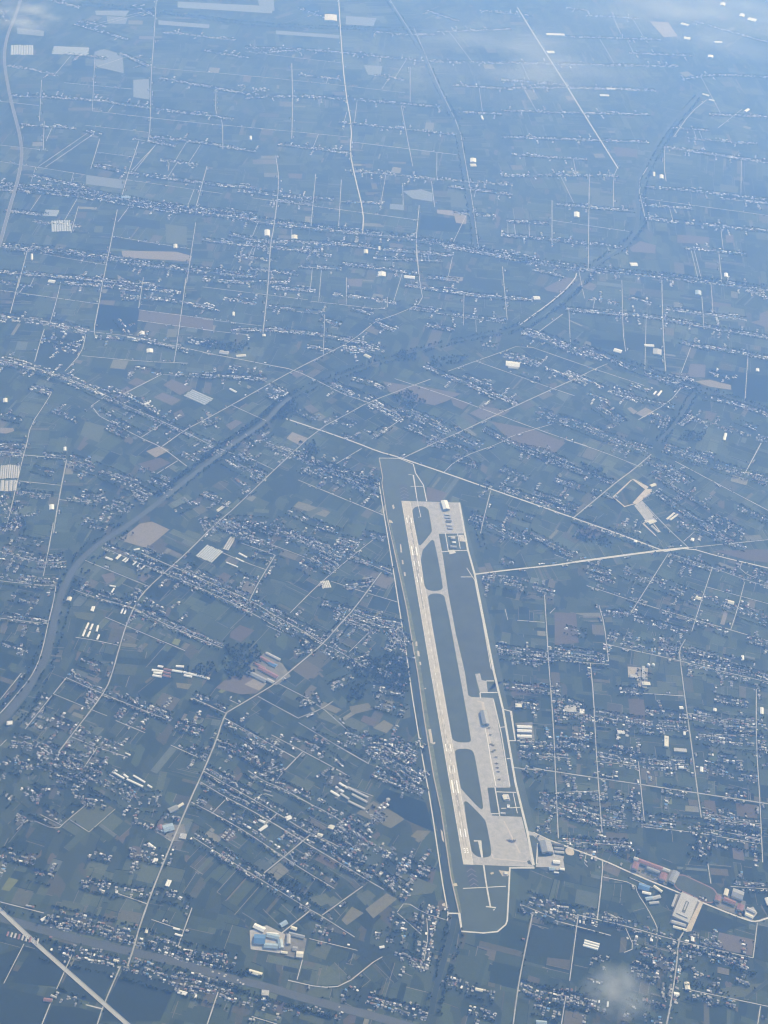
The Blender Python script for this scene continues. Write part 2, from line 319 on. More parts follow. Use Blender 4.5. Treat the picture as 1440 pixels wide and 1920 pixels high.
row(2, .75, "382,1443 476,1496 520,1522 567,1552 600,1568 640,1590"); row(2, .8, "376,1462 425,1490 467,1513 515,1541"); row(1, .6, "540,1560 627,1608 692,1648"); row(2, .6, "365,1502 385,1510"); row(2, .7, "410,1525 465,1555 532,1603"); row(2, .6, "540,1612 575,1630 630,1660")
row(2, .7, "465,1443 495,1462 540,1478 580,1502"); row(3, .6, "590,1505 612,1520 652,1545 690,1575"); row(2, .7, "615,1580 650,1597 690,1615"); row(3, .7, "640,1560 680,1590"); row(2, .6, "670,1570 720,1600 760,1615 800,1640"); row(2, .7, "700,1625 745,1670 765,1680"); row(2, .7, "760,1620 810,1640")
row(4, .85, "637,1380 670,1392 701,1405 740,1430 790,1470"); row(4, .8, "690,1400 740,1400 785,1425"); row(2, .7, "700,1450 750,1470 800,1490"); row(2, .6, "590,1380 640,1400")
row(2, .7, "425,1355 460,1375 500,1400 530,1415"); row(2, .6, "395,1395 430,1400 470,1420 500,1440"); row(2, .6, "355,1405 386,1420"); row(2, .7, "545,1388 600,1405 640,1440"); row(2, .6, "400,1380 440,1395"); row(2, .6, "490,1450 530,1440")
row(2, .7, "125,1268 160,1283 195,1298 260,1325 320,1350"); row(2, .6, "50,1360 75,1330 90,1300"); row(3, .6, "20,1395 60,1400 100,1420 150,1430 190,1445"); row(3, .7, "140,1370 185,1395 240,1420"); row(2, .5, "90,1350 130,1365"); row(3, .6, "90,1420 130,1445 170,1460"); row(2, .5, "0,1430 40,1445 60,1440"); row(2, .7, "280,1330 320,1345")
row(2, .7, "362,1305 400,1320 425,1335"); row(2, .8, "137,1103 180,1117 215,1128 252,1138 287,1158 330,1178 360,1190"); row(2, .7, "240,1110 290,1135 315,1150"); row(2, .8, "340,1180 380,1197 417,1213")
row(4, .85, "0,1035 40,1045 82,1057 120,1052"); row(3, .8, "0,1080 50,1090 105,1095"); row(2, .8, "0,1157 50,1162 85,1168"); row(3, .7, "0,985 20,1000 30,985")
row(2, .8, "195,1025 240,1042 287,1062"); row(2, .7, "290,1065 330,1080 360,1094"); row(2, .7, "265,1033 300,1050")
row(3, .85, "340,1066 388,1092 429,1115 468,1130 519,1158"); row(2, .8, "340,1085 381,1103 429,1125 477,1150"); row(3, .8, "500,1150 532,1170 570,1184 605,1203"); row(3, .7, "610,1212 650,1232 688,1252"); row(2, .7, "565,1200 585,1215"); row(2, .6, "555,1225 590,1215")
row(3, .8, "400,975 430,985 460,1005 500,1020"); row(2, .7, "450,1010 500,1022 530,1030"); row(3, .8, "510,980 564,1010 600,1030 640,1050"); row(4, .9, "634,1015 679,1028"); row(4, .8, "585,1045 630,1070"); row(2, .7, "655,1044 700,1060 736,1075"); row(2, .5, "440,1078 490,1100")
row(3, .85, "640,1150 690,1165 752,1180"); row(2, .8, "624,1154 659,1167 707,1187"); row(4, .9, "735,1180 755,1212"); row(2, .6, "625,1150 655,1140"); row(2, .7, "645,1170 615,1205"); row(2, .5, "690,1250 720,1262 760,1285"); row(2, .5, "730,1265 765,1260"); row(2, .5, "735,1230 770,1245")
row(3, .8, "0,676 64,690 117,707 155,722 200,743"); row(2, .7, "200,746 239,764 278,780 308,793 347,811 400,835"); row(2, .6, "200,725 260,750 300,775"); row(1, .8, "183,771 225,795 264,816"); row(2, .7, "57,727 96,738"); row(2, .7, "0,835 50,838"); row(3, .8, "0,850 44,853"); row(2, .7, "80,855 124,858"); row(3, .75, "125,862 160,875 194,886 230,903 260,915"); row(2, .6, "264,878 300,893 322,903"); row(3, .7, "140,930 180,940 200,935"); row(3, .7, "203,945 239,962"); row(2, .7, "36,925 100,932"); row(3, .7, "0,930 15,960 30,990"); row(3, .7, "240,915 280,935 260,935")
row(3, .8, "0,596 60,604 94,608 161,625"); row(2, .7, "180,632 250,635 330,651 365,665"); row(2, .6, "75,638 110,640 155,650"); row(2, .7, "230,560 300,560 345,568 400,580"); row(2, .6, "350,640 400,648"); row(2, .8, "110,530 190,535 260,545"); row(2, .6, "330,700 400,708"); row(1, .5, "220,600 240,625")
row(2, .75, "380,705 430,707 501,713"); row(2, .8, "433,621 500,618 575,625 644,636 702,649"); row(2, .7, "575,650 625,660"); row(3, .7, "640,655 690,655 720,660"); row(2, .6, "380,641 410,645"); row(2, .8, "380,572 410,585"); row(2, .8, "510,540 590,546"); row(2, .8, "625,552 690,560 750,570"); row(1, .7, "505,576 609,588"); row(2, .7, "704,605 740,620"); row(2, .8, "380,525 450,530 540,530")
row(3, .75, "610,718 644,735 691,752 720,770 760,790"); row(2, .6, "660,710 700,720 720,730"); row(2, .6, "500,723 530,735"); row(2, .7, "380,800 410,785"); row(3, .7, "380,840 410,860 430,830"); row(3, .75, "425,862 460,880 493,898"); row(3, .8, "500,835 549,853 599,876 644,895 710,916"); row(2, .6, "560,850 600,868 650,885 710,905"); row(2, .5, "490,820 510,810"); row(2, .6, "640,815 670,828"); row(2, .6, "560,880 600,893"); row(2, .6, "700,820 730,800"); row(3, .7, "440,930 470,915"); row(2, .7, "380,925 430,945"); row(3, .75, "380,990 440,980 500,985"); row(2, .7, "540,960 580,980 640,1000"); row(1, .6, "660,915 710,935"); row(2, .5, "450,810 470,840")
row(2, .8, "795,687 840,707 877,720 900,732 940,745 970,760"); row(2, .6, "870,705 920,725"); row(3, .8, "740,765 790,785 840,808 870,825 900,838"); row(2, .7, "760,800 822,825 880,850"); row(2, .8, "907,805 940,822 965,836 1010,856 1065,877 1100,890 1151,906"); row(2, .7, "975,840 1020,848 1060,868"); row(3, .8, "1005,772 1040,785 1081,797 1139,822 1218,848"); row(2, .8, "935,913 990,933 1035,950 1075,966"); row(2, .7, "1000,925 1060,945 1085,955")
row(2, .85, "760,535 840,547 915,557 1002,562"); row(2, .7, "767,577 870,593 950,604"); row(3, .8, "980,622 1015,632 1090,660 1130,670"); row(2, .8, "1022,690 1065,707 1100,722"); row(2, .6, "900,645 930,650"); row(3, .7, "945,668 985,675 1010,685"); row(2, .85, "1060,698 1086,709 1139,733 1197,752"); row(3, .7, "1121,762 1165,795"); row(2, .7, "1150,730 1190,742"); row(2, .7, "1130,665 1180,692 1245,712"); row(3, .8, "1240,710 1290,725 1303,728"); row(2, .7, "1310,745 1363,752 1440,778"); row(2, .6, "1255,705 1300,715"); row(3, .75, "1245,841 1290,856 1350,878 1396,890 1440,902"); row(2, .75, "1279,778 1350,802 1400,815 1440,828"); row(2, .7, "1200,750 1265,765"); row(2, .7, "1255,780 1240,810"); row(2, .7, "1275,795 1300,780"); row(2, .6, "900,735 930,748")
row(3, .75, "1208,865 1250,880 1292,908"); row(3, .7, "1227,884 1260,905"); row(2, .7, "1227,922 1273,954 1320,985 1373,1018"); row(2, .6, "1250,907 1300,935 1332,954"); row(2, .6, "1380,950 1440,980"); row(2, .5, "1330,970 1400,1000"); row(3, .75, "1270,985 1310,990 1340,1000")
row(2, .7, "1040,954 1080,960"); row(1, .6, "1075,975 1157,1003 1240,1035"); row(1, .6, "900,905 920,915"); row(3, .8, "880,972 930,990 990,1018"); row(2, .8, "990,1000 1040,1025 1075,1045"); row(3, .8, "905,1083 960,1093 1010,1105 1040,1112"); row(2, .6, "940,1050 960,1060")
row(3, .8, "1168,1070 1200,1085 1232,1094 1270,1108 1308,1125"); row(2, .7, "1256,1044 1290,1055 1332,1067"); row(2, .7, "1100,1065 1140,1075"); row(3, .7, "1310,1120 1350,1128 1400,1150 1440,1165"); row(2, .7, "1340,1065 1400,1088 1440,1098"); row(2, .6, "1127,1149 1183,1155 1240,1175 1302,1190"); row(2, .6, "1244,1146 1300,1165 1367,1190"); row(3, .85, "1139,1195 1184,1210 1230,1222 1273,1224 1332,1236 1413,1257"); row(3, .75, "1290,1245 1350,1255 1440,1277"); row(3, .9, "1040,1225 1090,1232 1142,1240"); row(2, .85, "930,1215 980,1222 1040,1230"); row(2, .8, "935,1228 980,1232 1040,1238"); row(2, .7, "945,1285 1000,1292 1050,1300")
row(2, .7, "1157,1295 1205,1298"); row(3, .85, "1040,1340 1100,1345 1160,1355 1215,1362 1291,1368"); row(2, .7, "1212,1336 1250,1340 1288,1346"); row(3, .8, "1300,1345 1360,1358 1440,1365"); row(3, .7, "1190,1270 1220,1280"); row(3, .7, "1050,1320 1090,1335"); row(3, .8, "1300,1380 1370,1390 1440,1395"); row(2, .8, "970,1395 1020,1398 1070,1395"); row(2, .8, "975,1415 1030,1420 1070,1418"); row(2, .7, "1050,1395 1110,1405")
row(3, .85, "1115,1412 1160,1425 1201,1433 1250,1437 1304,1440"); row(2, .7, "1320,1440 1370,1455 1421,1461"); row(2, .6, "1115,1445 1160,1452"); row(2, .8, "1040,1489 1090,1490 1137,1492"); row(4, .85, "1010,1500 1060,1515 1123,1535 1160,1540"); row(3, .85, "1140,1530 1209,1545 1260,1550 1318,1556"); row(3, .75, "1318,1530 1370,1540 1426,1544"); row(3, .7, "1320,1556 1380,1570 1429,1582"); row(2, .6, "1046,1577 1110,1582 1184,1585"); row(1, .6, "1320,1562 1318,1600"); row(2, .6, "1000,1555 1030,1562"); row(2, .6, "1380,1660 1440,1665"); row(3, .6, "1420,1410 1440,1440")
# far rows
FAR = ["0,347 100,355 200,367 333,393 480,410", "0,355 120,365 220,380 340,400", "0,463 133,473 267,497 400,510 480,520", "0,510 80,517 200,527 300,535", "173,310 240,325 400,347 480,353", "20,180 100,183 167,187 283,203", "37,233 90,238 143,240", "280,257 360,265 433,277 480,285", "13,123 60,130 110,143", "300,147 400,165 480,180", "460,413 580,427 682,437 779,448 960,483", "460,451 560,455 660,460", "460,184 560,180 700,190 825,201", "522,271 600,280 658,288", "647,320 720,325 779,333 870,340 960,347", "460,90 560,92 700,105 793,115", "634,229 740,240 856,253", "460,360 560,370 627,375", "793,115 870,118 960,118 1100,122 1273,125", "835,462 900,475 980,490 1060,500 1166,512 1271,522 1440,545", "940,208 1080,212 1218,215", "940,257 1080,262 1218,267", "1245,275 1340,290 1440,305", "940,330 1060,328 1160,330", "1211,351 1300,358 1440,375", "1041,382 1110,390 1190,396", "1207,410 1300,420 1440,434", "940,441 1040,450 1176,465", "1060,580 1140,588 1218,593 1324,614 1440,633", "1060,505 1110,508", "940,470 1000,483", "1300,40 1370,60 1440,80", "1060,70 1150,72 1240,75", "1280,150 1340,140 1440,145", "1250,240 1330,245", "160,245 190,253", "90,0 150,15", "150,40 200,50", "1300,285 1400,300", "1320,650 1400,665 1440,672", "380,450 480,462 600,472", "440,480 520,490", "560,500 640,505", "800,520 860,528", "960,165 1100,165 1230,170", "0,20 14,40", "60,330 130,345 170,357", "620,455 740,470 850,480", "850,400 930,405", "1335,470 1400,478"]
FAR += ["225,100 280,125", "140,45 240,75", "300,60 440,75", "250,10 290,30", "290,205 380,215 440,225", "440,160 500,172", "480,100 560,95", "700,60 760,66 830,65", "820,60 960,55", "850,160 960,168", "860,210 940,215", "640,378 720,382", "700,485 830,490", "560,470 620,480", "940,150 1060,160", "1100,30 1200,35", "1060,15 1100,20", "1180,100 1300,105", "1330,215 1440,220", "1290,260 1420,270", "960,290 1100,300", "1210,385 1300,392", "1350,372 1440,382", "1280,465 1340,470", "950,415 1030,420", "300,385 480,402", "430,440 480,450", "510,375 590,385", "10,395 90,405", "60,415 150,425", "250,260 330,275", "380,95 470,110", "560,15 620,40", "800,20 860,40", "840,350 960,365", "1100,560 1160,570", "1250,580 1400,600", "1270,640 1330,655", "900,20 1000,30", "700,140 760,150", "560,140 640,150", "120,100 200,110", "300,300 370,310", "130,520 260,540 340,550", "0,530 60,540", "470,505 560,515", "640,495 720,505 790,515", "1400,545 1440,560", "1000,505 1060,520"]
EXTRA = ["560,1010 610,1025 660,1040", "590,1075 560,1060", "680,1000 720,1010", "650,1100 700,1095", "600,1130 640,1140", "330,960 370,940", "440,985 520,1000 560,1005", "470,1040 530,1055", "300,930 330,915", "150,1240 190,1255", "330,1360 380,1375", "240,1300 270,1320", "30,1420 100,1455 160,1475", "60,1480 120,1490", "560,1320 600,1310", "620,1290 660,1270", "700,1290 760,1300", "700,1320 760,1340", "650,1250 700,1240", "720,1210 760,1225", "610,1460 660,1470", "690,1520 720,1540", "640,1620 700,1640", "720,1620 780,1650", "730,1730 790,1745", "700,1760 740,1770", "590,1740 620,1750", "420,1830 470,1850", "560,1880 640,1905", "300,1560 320,1530", "170,1600 210,1610", "60,1640 100,1650", "1070,1380 1120,1385", "1150,1400 1200,1410", "1330,1420 1380,1425", "1340,1310 1400,1320", "1220,1200 1260,1210", "1400,1200 1440,1210", "1060,1180 1100,1190", "960,1245 1020,1250", "960,1320 1010,1325", "985,1440 1020,1460", "1150,1500 1190,1510", "1240,1480 1290,1490", "1360,1490 1400,1500", "1150,1590 1200,1600", "1290,1590 1330,1610", "1200,1790 1230,1800", "1300,1830 1350,1840", "1380,1830 1420,1840", "1100,1840 1130,1850", "1000,1890 1050,1905", "880,1890 930,1905", "940,880 990,900", "1040,900 1100,920", "950,960 1000,975", "1110,920 1160,935", "1150,985 1200,1000", "1090,1075 1150,1095", "1340,1010 1400,1030", "1380,1060 1440,1080", "1170,1120 1220,1135", "850,860 900,875", "800,830 850,845", "1100,740 1140,755", "980,700 1020,715", "1180,720 1220,735", "1220,790 1260,800", "1380,790 1420,805", "1300,850 1340,860", "500,740 540,760", "560,770 590,790", "620,780 660,800", "450,850 480,870", "600,890 650,910", "340,850 380,870", "280,900 320,920", "200,800 240,820", "100,770 150,790", "0,780 40,790", "60,880 100,890", "150,980 200,990", "30,1010 80,1020", "20,1120 70,1130", "0,1210 50,1225", "430,690 490,700", "250,690 300,700", "100,650 140,660", "420,560 480,570", "600,600 640,610", "660,580 700,590", "800,610 850,620", "1040,650 1100,670", "1330,700 1380,712", "1180,560 1220,570"]
for s in EXTRA: ROWS.append((1 + (len(s) % 2), .6, s, None))
for i, s in enumerate(FAR): ROWS.append((3 if i in (0, 2, 10, 19) else 2, .62, s, None))
TOWNS = ["380,480 420,400 470,420 450,500", "230,1440 180,1430 130,1400"]

# tree belts: (half width metres, spacing density per 100 m, points)
BELTS = [(26, 8, "545,745 600,720 680,690 760,665 850,640 950,622"), (34, 22, "300,935 340,903 375,876 440,826 500,787 530,755"), (16, 5, "5,1335 60,1262 90,1195 112,1100 160,1022 230,975"), (16, 5, "25,1355 78,1290 108,1200 132,1110 180,1042 250,995"),
         (30, 13, "950,622 1000,605 1060,560 1110,510"), (26, 9, "1110,500 1180,455 1210,410 1200,350 1225,300 1260,240 1310,180"), (26, 10, "1060,638 1123,662 1187,686 1245,704 1303,728 1363,744 1440,770"), (22, 8, "1303,735 1271,789 1234,831"), (26, 9, "860,1722 852,1755 838,1800 824,1850 812,1900"), (22, 7, "727,0 769,62 797,108 821,167 856,226 866,295 880,378 892,462"),
         (34, 12, "150,8 247,17 340,28 460,45 620,53 790,56"), (22, 9, "940,483 1060,501 1166,509 1271,520 1440,540"), (18, 6, "0,1712 50,1722 125,1745 225,1768 325,1790 415,1818 490,1836"), (18, 6, "60,1752 125,1768 225,1792 325,1814 415,1842 490,1860 640,1902"), (24, 9, "600,868 660,890 710,912"), (14, 7, "0,345 200,365 333,390 480,408 682,435 779,446 960,480"), (12, 5, "0,460 267,494 480,517"), (30, 10, "840,210 860,225"), (18, 8, "250,1047 270,1085"), (12, 6, "1273,1228 1340,1240 1413,1258"), (14, 6, "890,960 905,1030"), (14, 5, "1090,985 1140,1020")]
WOODS = [(.0022, "615,1230 650,1255 700,1285 765,1305 770,1250 740,1225 700,1235 660,1245"), (.003, "655,1290 690,1275 680,1310 650,1320"), (.0028, "425,1210 480,1205 495,1235 470,1270 430,1275 415,1240"), (.0030, "340,1255 400,1240 410,1260 385,1275"), (.0024, "735,745 765,730 800,755 780,765 745,755"), (.0026, "525,745 545,740 560,760 545,790 520,785"), (.002, "800,672 880,665 870,680 810,690"), (.0024, "560,830 590,825 600,850 575,860"), (.0018, "500,1640 560,1650 600,1690 520,1670"), (.002, "380,640 460,640 470,655 430,665 390,655"), (.0022, "1285,808 1330,812 1310,830 1270,826"), (.0022, "1080,862 1130,880 1150,905 1110,895"), (.002, "1070,1010 1090,985 1140,1010 1150,1030"), (.0024, "740,660 775,655 785,675 745,680")]

FIELDS = []   # tint, polygon
def fd(t, s): FIELDS.append((t, s))
TAN, PINK, OLIVE, KHAKI, DARK, DEEP, YEL, BROWN, FILM = (.23, .205, .165), (.128, .114, .100), (.092, .105, .066), (.155, .148, .095), (.030, .042, .034), (.016, .027, .029), (.15, .165, .06), (.11, .094, .074), (.185, .21, .235)
fd(TAN, "222,1012 240,1000 262,982 285,978 318,993 300,1008 275,1028"); fd(PINK, "190,1078 213,1073 216,1088 200,1095"); fd(OLIVE, "215,1056 280,1080 265,1090 208,1066"); fd(PINK, "258,1083 273,1073 283,1081 268,1092"); fd(YEL, "322,1206 328,1197 339,1200 334,1211"); fd(OLIVE, "137,1147 180,1150 172,1165 143,1158"); fd(KHAKI, "330,1280 360,1283 352,1293 332,1289")
fd(PINK, "404,1290 430,1268 470,1266 493,1290 480,1300 452,1302"); fd(TAN, "458,1283 483,1268 500,1282 486,1295"); fd(YEL, "409,1297 420,1288 428,1292 416,1300"); fd(BROWN, "433,1185 450,1172 477,1182 452,1204 430,1195"); fd(OLIVE, "465,1225 477,1217 488,1223 475,1233"); fd(OLIVE, "445,1240 458,1233 468,1240 455,1249"); fd(BROWN, "404,1085 420,1073 434,1080 420,1095")
fd(PINK, "261,581 339,590 336,612 258,601"); fd(BROWN, "340,592 400,600 399,619 338,611"); fd(PINK, "239,718 255,708 276,716 258,725"); fd(PINK, "213,742 238,724 248,732 226,745"); fd(PINK, "306,722 322,711 361,727 338,741"); fd(PINK, "288,745 305,736 340,750 322,760"); fd(TAN, "274,846 300,836 318,844 292,858"); fd(BROWN, "258,870 300,858 320,868 285,885"); fd(TAN, "0,802 25,803 27,808 12,813 0,812"); fd(PINK, "325,775 340,768 347,780 330,787"); fd(OLIVE, "160,790 200,800 185,830 150,815"); fd(DEEP, "185,570 262,578 256,623 178,618"); fd(DARK, "84,620 158,628 153,650 80,640"); fd(DARK, "75,645 150,655 120,695 66,680"); fd(TAN, "220,515 262,540 225,548"); fd(PINK, "105,762 116,765 110,772")
fd(PINK, "545,700 562,693 572,703 556,708"); fd(PINK, "570,763 583,758 598,770 582,776"); fd(KHAKI, "585,778 598,773 612,782 597,790"); fd(PINK, "423,797 442,787 455,792 433,807"); fd(TAN, "537,822 548,810 578,822 562,835"); fd(DARK, "500,905 535,890 565,905 560,925 520,930"); fd(DARK, "380,870 420,868 445,880 400,910 380,915"); fd(DARK, "440,800 470,790 530,740 560,725 540,770"); fd(KHAKI, "560,940 620,960 610,970 550,950"); fd(OLIVE, "575,960 600,950 605,957 580,968"); fd(PINK, "718,715 760,722 775,724 755,742 730,735"); fd(PINK, "733,733 777,722 865,738 838,752 815,760 770,752")
fd(PINK, "880,775 905,762 957,770 945,778 905,787"); fd(BROWN, "800,913 838,924 825,942 800,938"); fd(DARK, "850,700 900,690 935,702 900,715"); fd(BROWN, "920,790 1000,805 1060,830 1040,850 960,830"); fd(PINK, "1020,540 1060,520 1080,522 1050,550 1025,545"); fd(TAN, "835,517 869,520 867,527 836,526"); fd(BROWN, "845,745 880,757 868,768 850,760"); fd(BROWN, "1030,720 1043,717 1045,726 1032,727")
fd(PINK, "1255,698 1290,700 1294,682 1323,684 1322,708 1270,705"); fd(TAN, "1303,715 1330,712 1370,722 1371,731 1330,725"); fd(DEEP, "1330,690 1440,705 1440,755 1375,745 1372,722 1325,708"); fd(PINK, "1406,604 1424,600 1425,588 1440,582 1440,615"); fd(TAN, "1176,766 1182,763 1195,772 1188,777"); fd(TAN, "1192,775 1210,764 1226,772 1208,783"); fd(BROWN, "1325,772 1345,775 1335,790 1320,785"); fd(DARK, "1172,622 1240,630 1243,655 1210,660 1174,655"); fd(DEEP, "1105,635 1170,640 1172,658 1110,650"); fd(BROWN, "1330,565 1370,570 1372,580 1335,575"); fd(OLIVE, "1395,580 1350,572 1340,600 1400,605"); fd(BROWN, "1080,995 1110,985 1135,1000 1105,1010"); fd(OLIVE, "1150,980 1185,985 1180,1005 1150,995"); fd(BROWN, "1338,1033 1440,1030 1440,1055 1400,1050"); fd(DARK, "1130,940 1150,935 1170,950 1160,965")
fd(PINK, "1373,1590 1393,1592 1396,1614 1375,1610"); fd(PINK, "1348,1748 1414,1762 1410,1792 1344,1778"); fd(YEL, "1248,1495 1259,1494 1260,1508 1249,1507"); fd(OLIVE, "1046,1525 1053,1523 1056,1550 1048,1552"); fd(OLIVE, "1052,1542 1063,1540 1066,1560 1054,1562"); fd(DARK, "1420,1735 1440,1738 1440,1805 1415,1796"); fd(DARK, "1138,1235 1160,1240 1160,1255 1138,1250"); fd(BROWN, "1040,1148 1080,1150 1085,1205 1040,1210"); fd(TAN, "1064,1150 1078,1150 1080,1180 1066,1178"); fd(TAN, "1358,1145 1366,1145 1358,1172 1350,1170"); fd(OLIVE, "1112,1280 1128,1280 1129,1295 1113,1296"); fd(BROWN, "1178,1310 1208,1312 1210,1355 1182,1352"); fd(DARK, "1207,1312 1280,1315 1284,1338 1210,1335"); fd(BROWN, "1072,1372 1090,1372 1094,1382 1074,1384"); fd(BROWN, "1320,1500 1340,1502 1345,1530 1322,1526"); fd(BROWN, "1380,1505 1420,1510 1420,1535 1382,1530"); fd(DARK, "985,1745 1040,1740 1078,1750 1068,1800 985,1790"); fd(BROWN, "1025,1690 1040,1690 1045,1700 1030,1700"); fd(OLIVE, "1340,1855 1440,1842 1400,1868 1345,1875"); fd(BROWN, "955,1290 1018,1280 1020,1300 960,1305")
fd(KHAKI, "668,1525 700,1502 760,1535 733,1553"); fd(KHAKI, "770,1568 782,1557 808,1558 790,1577"); fd(KHAKI, "778,1575 790,1567 797,1572 785,1580"); fd(DEEP, "705,1500 722,1478 798,1505 814,1560 760,1537"); fd(OLIVE, "725,1640 765,1640 820,1660 810,1675 770,1680"); fd(OLIVE, "668,1680 690,1668 705,1680 685,1698"); fd(KHAKI, "685,1705 725,1675 745,1685 700,1722"); fd(DARK, "660,1720 690,1700 715,1718 690,1745"); fd(OLIVE, "610,1690 625,1680 640,1690 620,1700"); fd(KHAKI, "640,1725 660,1700 682,1712 650,1735"); fd(YEL, "2,1668 17,1645 35,1650 17,1671"); fd(OLIVE, "131,1535 165,1508 215,1517 170,1560"); fd(BROWN, "437,1462 452,1448 456,1452 445,1466"); fd(DARK, "605,1740 665,1760 740,1785 700,1800 610,1770"); fd(BROWN, "410,1565 430,1555 445,1570 425,1580"); fd(OLIVE, "575,1685 610,1675 625,1690 600,1700"); fd(DARK, '0,1712 40,1722 10,1740 0,1738'); fd(DARK, '140,1800 220,1815 190,1880 165,1878 110,1858'); fd(DARK, '230,1818 330,1845 300,1915 190,1915 200,1880'); fd(DARK, '0,1850 95,1872 75,1920 0,1920'); fd(DARK, '60,1780 130,1795 105,1850 20,1842'); fd(DARK, '1300,1700 1340,1712 1400,1735 1340,1750 1300,1740'); fd(DARK, '1085,1720 1165,1745 1160,1800 1075,1790'); fd(DARK, "0,1790 45,1775 10,1840 0,1840"); fd(DARK, "98,1885 150,1890 185,1900 180,1925 80,1925"); fd(OLIVE, "605,1765 625,1767 610,1800 580,1790"); fd(BROWN, "600,1600 640,1620 625,1630 590,1612"); fd(OLIVE, "710,1580 735,1590 728,1600 705,1592")  # lower-left DARK fields: crop tone darkened further to paint in the corner vignette
for s in ["595,1345 610,1330 650,1352 640,1362", "640,1355 660,1345 690,1360 672,1372", "682,1341 707,1350 700,1362 676,1352", "720,1312 740,1316 735,1333 718,1328", "700,1365 720,1350 738,1360 725,1375", "655,1325 690,1318 700,1330 660,1340", "745,1330 768,1322 770,1345 750,1350", "605,1315 640,1330 630,1338 600,1325", "700,1310 720,1300 722,1312 706,1320"]: fd(random.choice([KHAKI, OLIVE, OLIVE, BROWN]), s)
fd(FILM, "177,97 195,92 230,102 232,137 178,125"); fd(FILM, "250,150 279,148 281,187 250,182"); fd(FILM, "162,328 237,338 230,354 161,345"); fd(FILM, "755,358 790,355 811,362 811,378 773,372"); fd(FILM, "731,382 757,384 757,394 731,392"); fd(FILM, "649,30 706,34 700,49 648,46"); fd(FILM, "517,57 637,66 636,72 518,64"); fd(FILM, "333,3 480,10 510,14 510,25 333,14"); fd(FILM, "297,38 393,46 392,53 297,46"); fd(FILM, "682,122 717,124 714,142 690,140"); fd(FILM, "32,52 83,58 82,68 32,63"); fd(FILM, "178,20 243,20 235,30 180,28"); fd(FILM, "480,-10 512,-10 515,20 490,22"); fd(FILM, "200,30 240,33 235,45 202,44")
fd(TAN, "1218,40 1253,42 1271,68 1245,70"); fd(TAN, "819,393 850,395 875,405 874,420 855,418 852,405 820,400"); fd(DEEP, "790,403 855,410 873,425 868,437 786,430"); fd(OLIVE, "1050,340 1125,355 1125,370 1060,362"); fd(OLIVE, "1110,365 1165,370 1160,390 1108,385"); fd(PINK, "1180,465 1200,452 1230,460 1228,475 1185,472"); fd(BROWN, "1150,275 1195,280 1195,295 1155,292"); fd(PINK, "1360,440 1375,440 1376,455 1362,455"); fd(BROWN, "1270,440 1330,445 1330,458 1270,455"); fd(TAN, "228,470 330,472 360,480 357,490 230,483"); fd(DEEP, "135,110 160,110 160,130 136,130"); fd(OLIVE, "310,420 350,425 350,460 312,455"); fd(DARK, "92,300 165,312 160,328 90,318"); fd(BROWN, "540,325 567,326 566,335 542,334"); fd(PINK, "652,523 680,523 678,538 654,536"); fd(OLIVE, "845,360 880,365 880,390 845,388"); fd(OLIVE, "1350,345 1385,350 1383,362 1350,358"); fd(DARK, "212,400 300,415 300,430 205,418"); fd(DARK, "210,445 360,468 355,480 208,465"); fd(DARK, "880,520 940,525 940,545 885,540"); fd(DARK, "830,508 870,512 868,522 832,518")

# ================================================================== setting
GS = 40000
gm = bpy.data.materials.new('farmland'); gm.use_nodes = True
nt = gm.node_tree; b = nt.nodes['Principled BSDF']; b.inputs['Roughness'].default_value = .95; b.inputs['Specular IOR Level'].default_value = .05
geo = nt.nodes.new('ShaderNodeNewGeometry'); mp = nt.nodes.new('ShaderNodeMapping'); mp.inputs['Rotation'].default_value = (0, 0, R(20)); mp.inputs['Scale'].default_value = (1 / 45, 1 / 110, 1)
vo = nt.nodes.new('ShaderNodeTexVoronoi'); vo.distance = 'CHEBYCHEV'; vo.inputs['Scale'].default_value = 1.0; vo.inputs['Randomness'].default_value = .8
cr = nt.nodes.new('ShaderNodeValToRGB'); cr.color_ramp.interpolation = 'CONSTANT'
els = [(0, (.032, .046, .034)), (.3, (.046, .060, .042)), (.55, (.060, .076, .050)), (.75, (.038, .052, .040)), (.88, (.075, .076, .054)), (.93, (.066, .088, .052)), (.98, (.10, .09, .07))]
for i, (p, c) in enumerate(els):
    e = cr.color_ramp.elements[i] if i < 2 else cr.color_ramp.elements.new(p)
    e.position = p; e.color = (*c, 1)
sep = nt.nodes.new('ShaderNodeSeparateColor'); ns = nt.nodes.new('ShaderNodeTexNoise'); ns.inputs['Scale'].default_value = .004; ns.inputs['Detail'].default_value = 8
mr = nt.nodes.new('ShaderNodeMapRange'); mr.inputs[1].default_value = .3; mr.inputs[2].default_value = .7; mr.inputs[3].default_value = .85; mr.inputs[4].default_value = 1.15
mx = nt.nodes.new('ShaderNodeMix'); mx.data_type = 'RGBA'; mx.blend_type = 'MULTIPLY'; mx.inputs[0].default_value = 1
nt.links.new(geo.outputs['Position'], mp.inputs['Vector']); nt.links.new(mp.outputs[0], vo.inputs['Vector']); nt.links.new(vo.outputs['Color'], sep.inputs[0]); nt.links.new(sep.outputs[0], cr.inputs[0])
nt.links.new(geo.outputs['Position'], ns.inputs['Vector']); nt.links.new(ns.outputs['Fac'], mr.inputs[0]); nt.links.new(cr.outputs[0], mx.inputs[6]); nt.links.new(mr.outputs[0], mx.inputs[7]); nt.links.new(mx.outputs[2], b.inputs['Base Color'])
ground = ob('ground', mesh('ground', [(-GS, -GS, 0), (GS, -GS, 0), (GS, GS, 0), (-GS, GS, 0)], [(0, 1, 2, 3)]), gm, kind='structure')

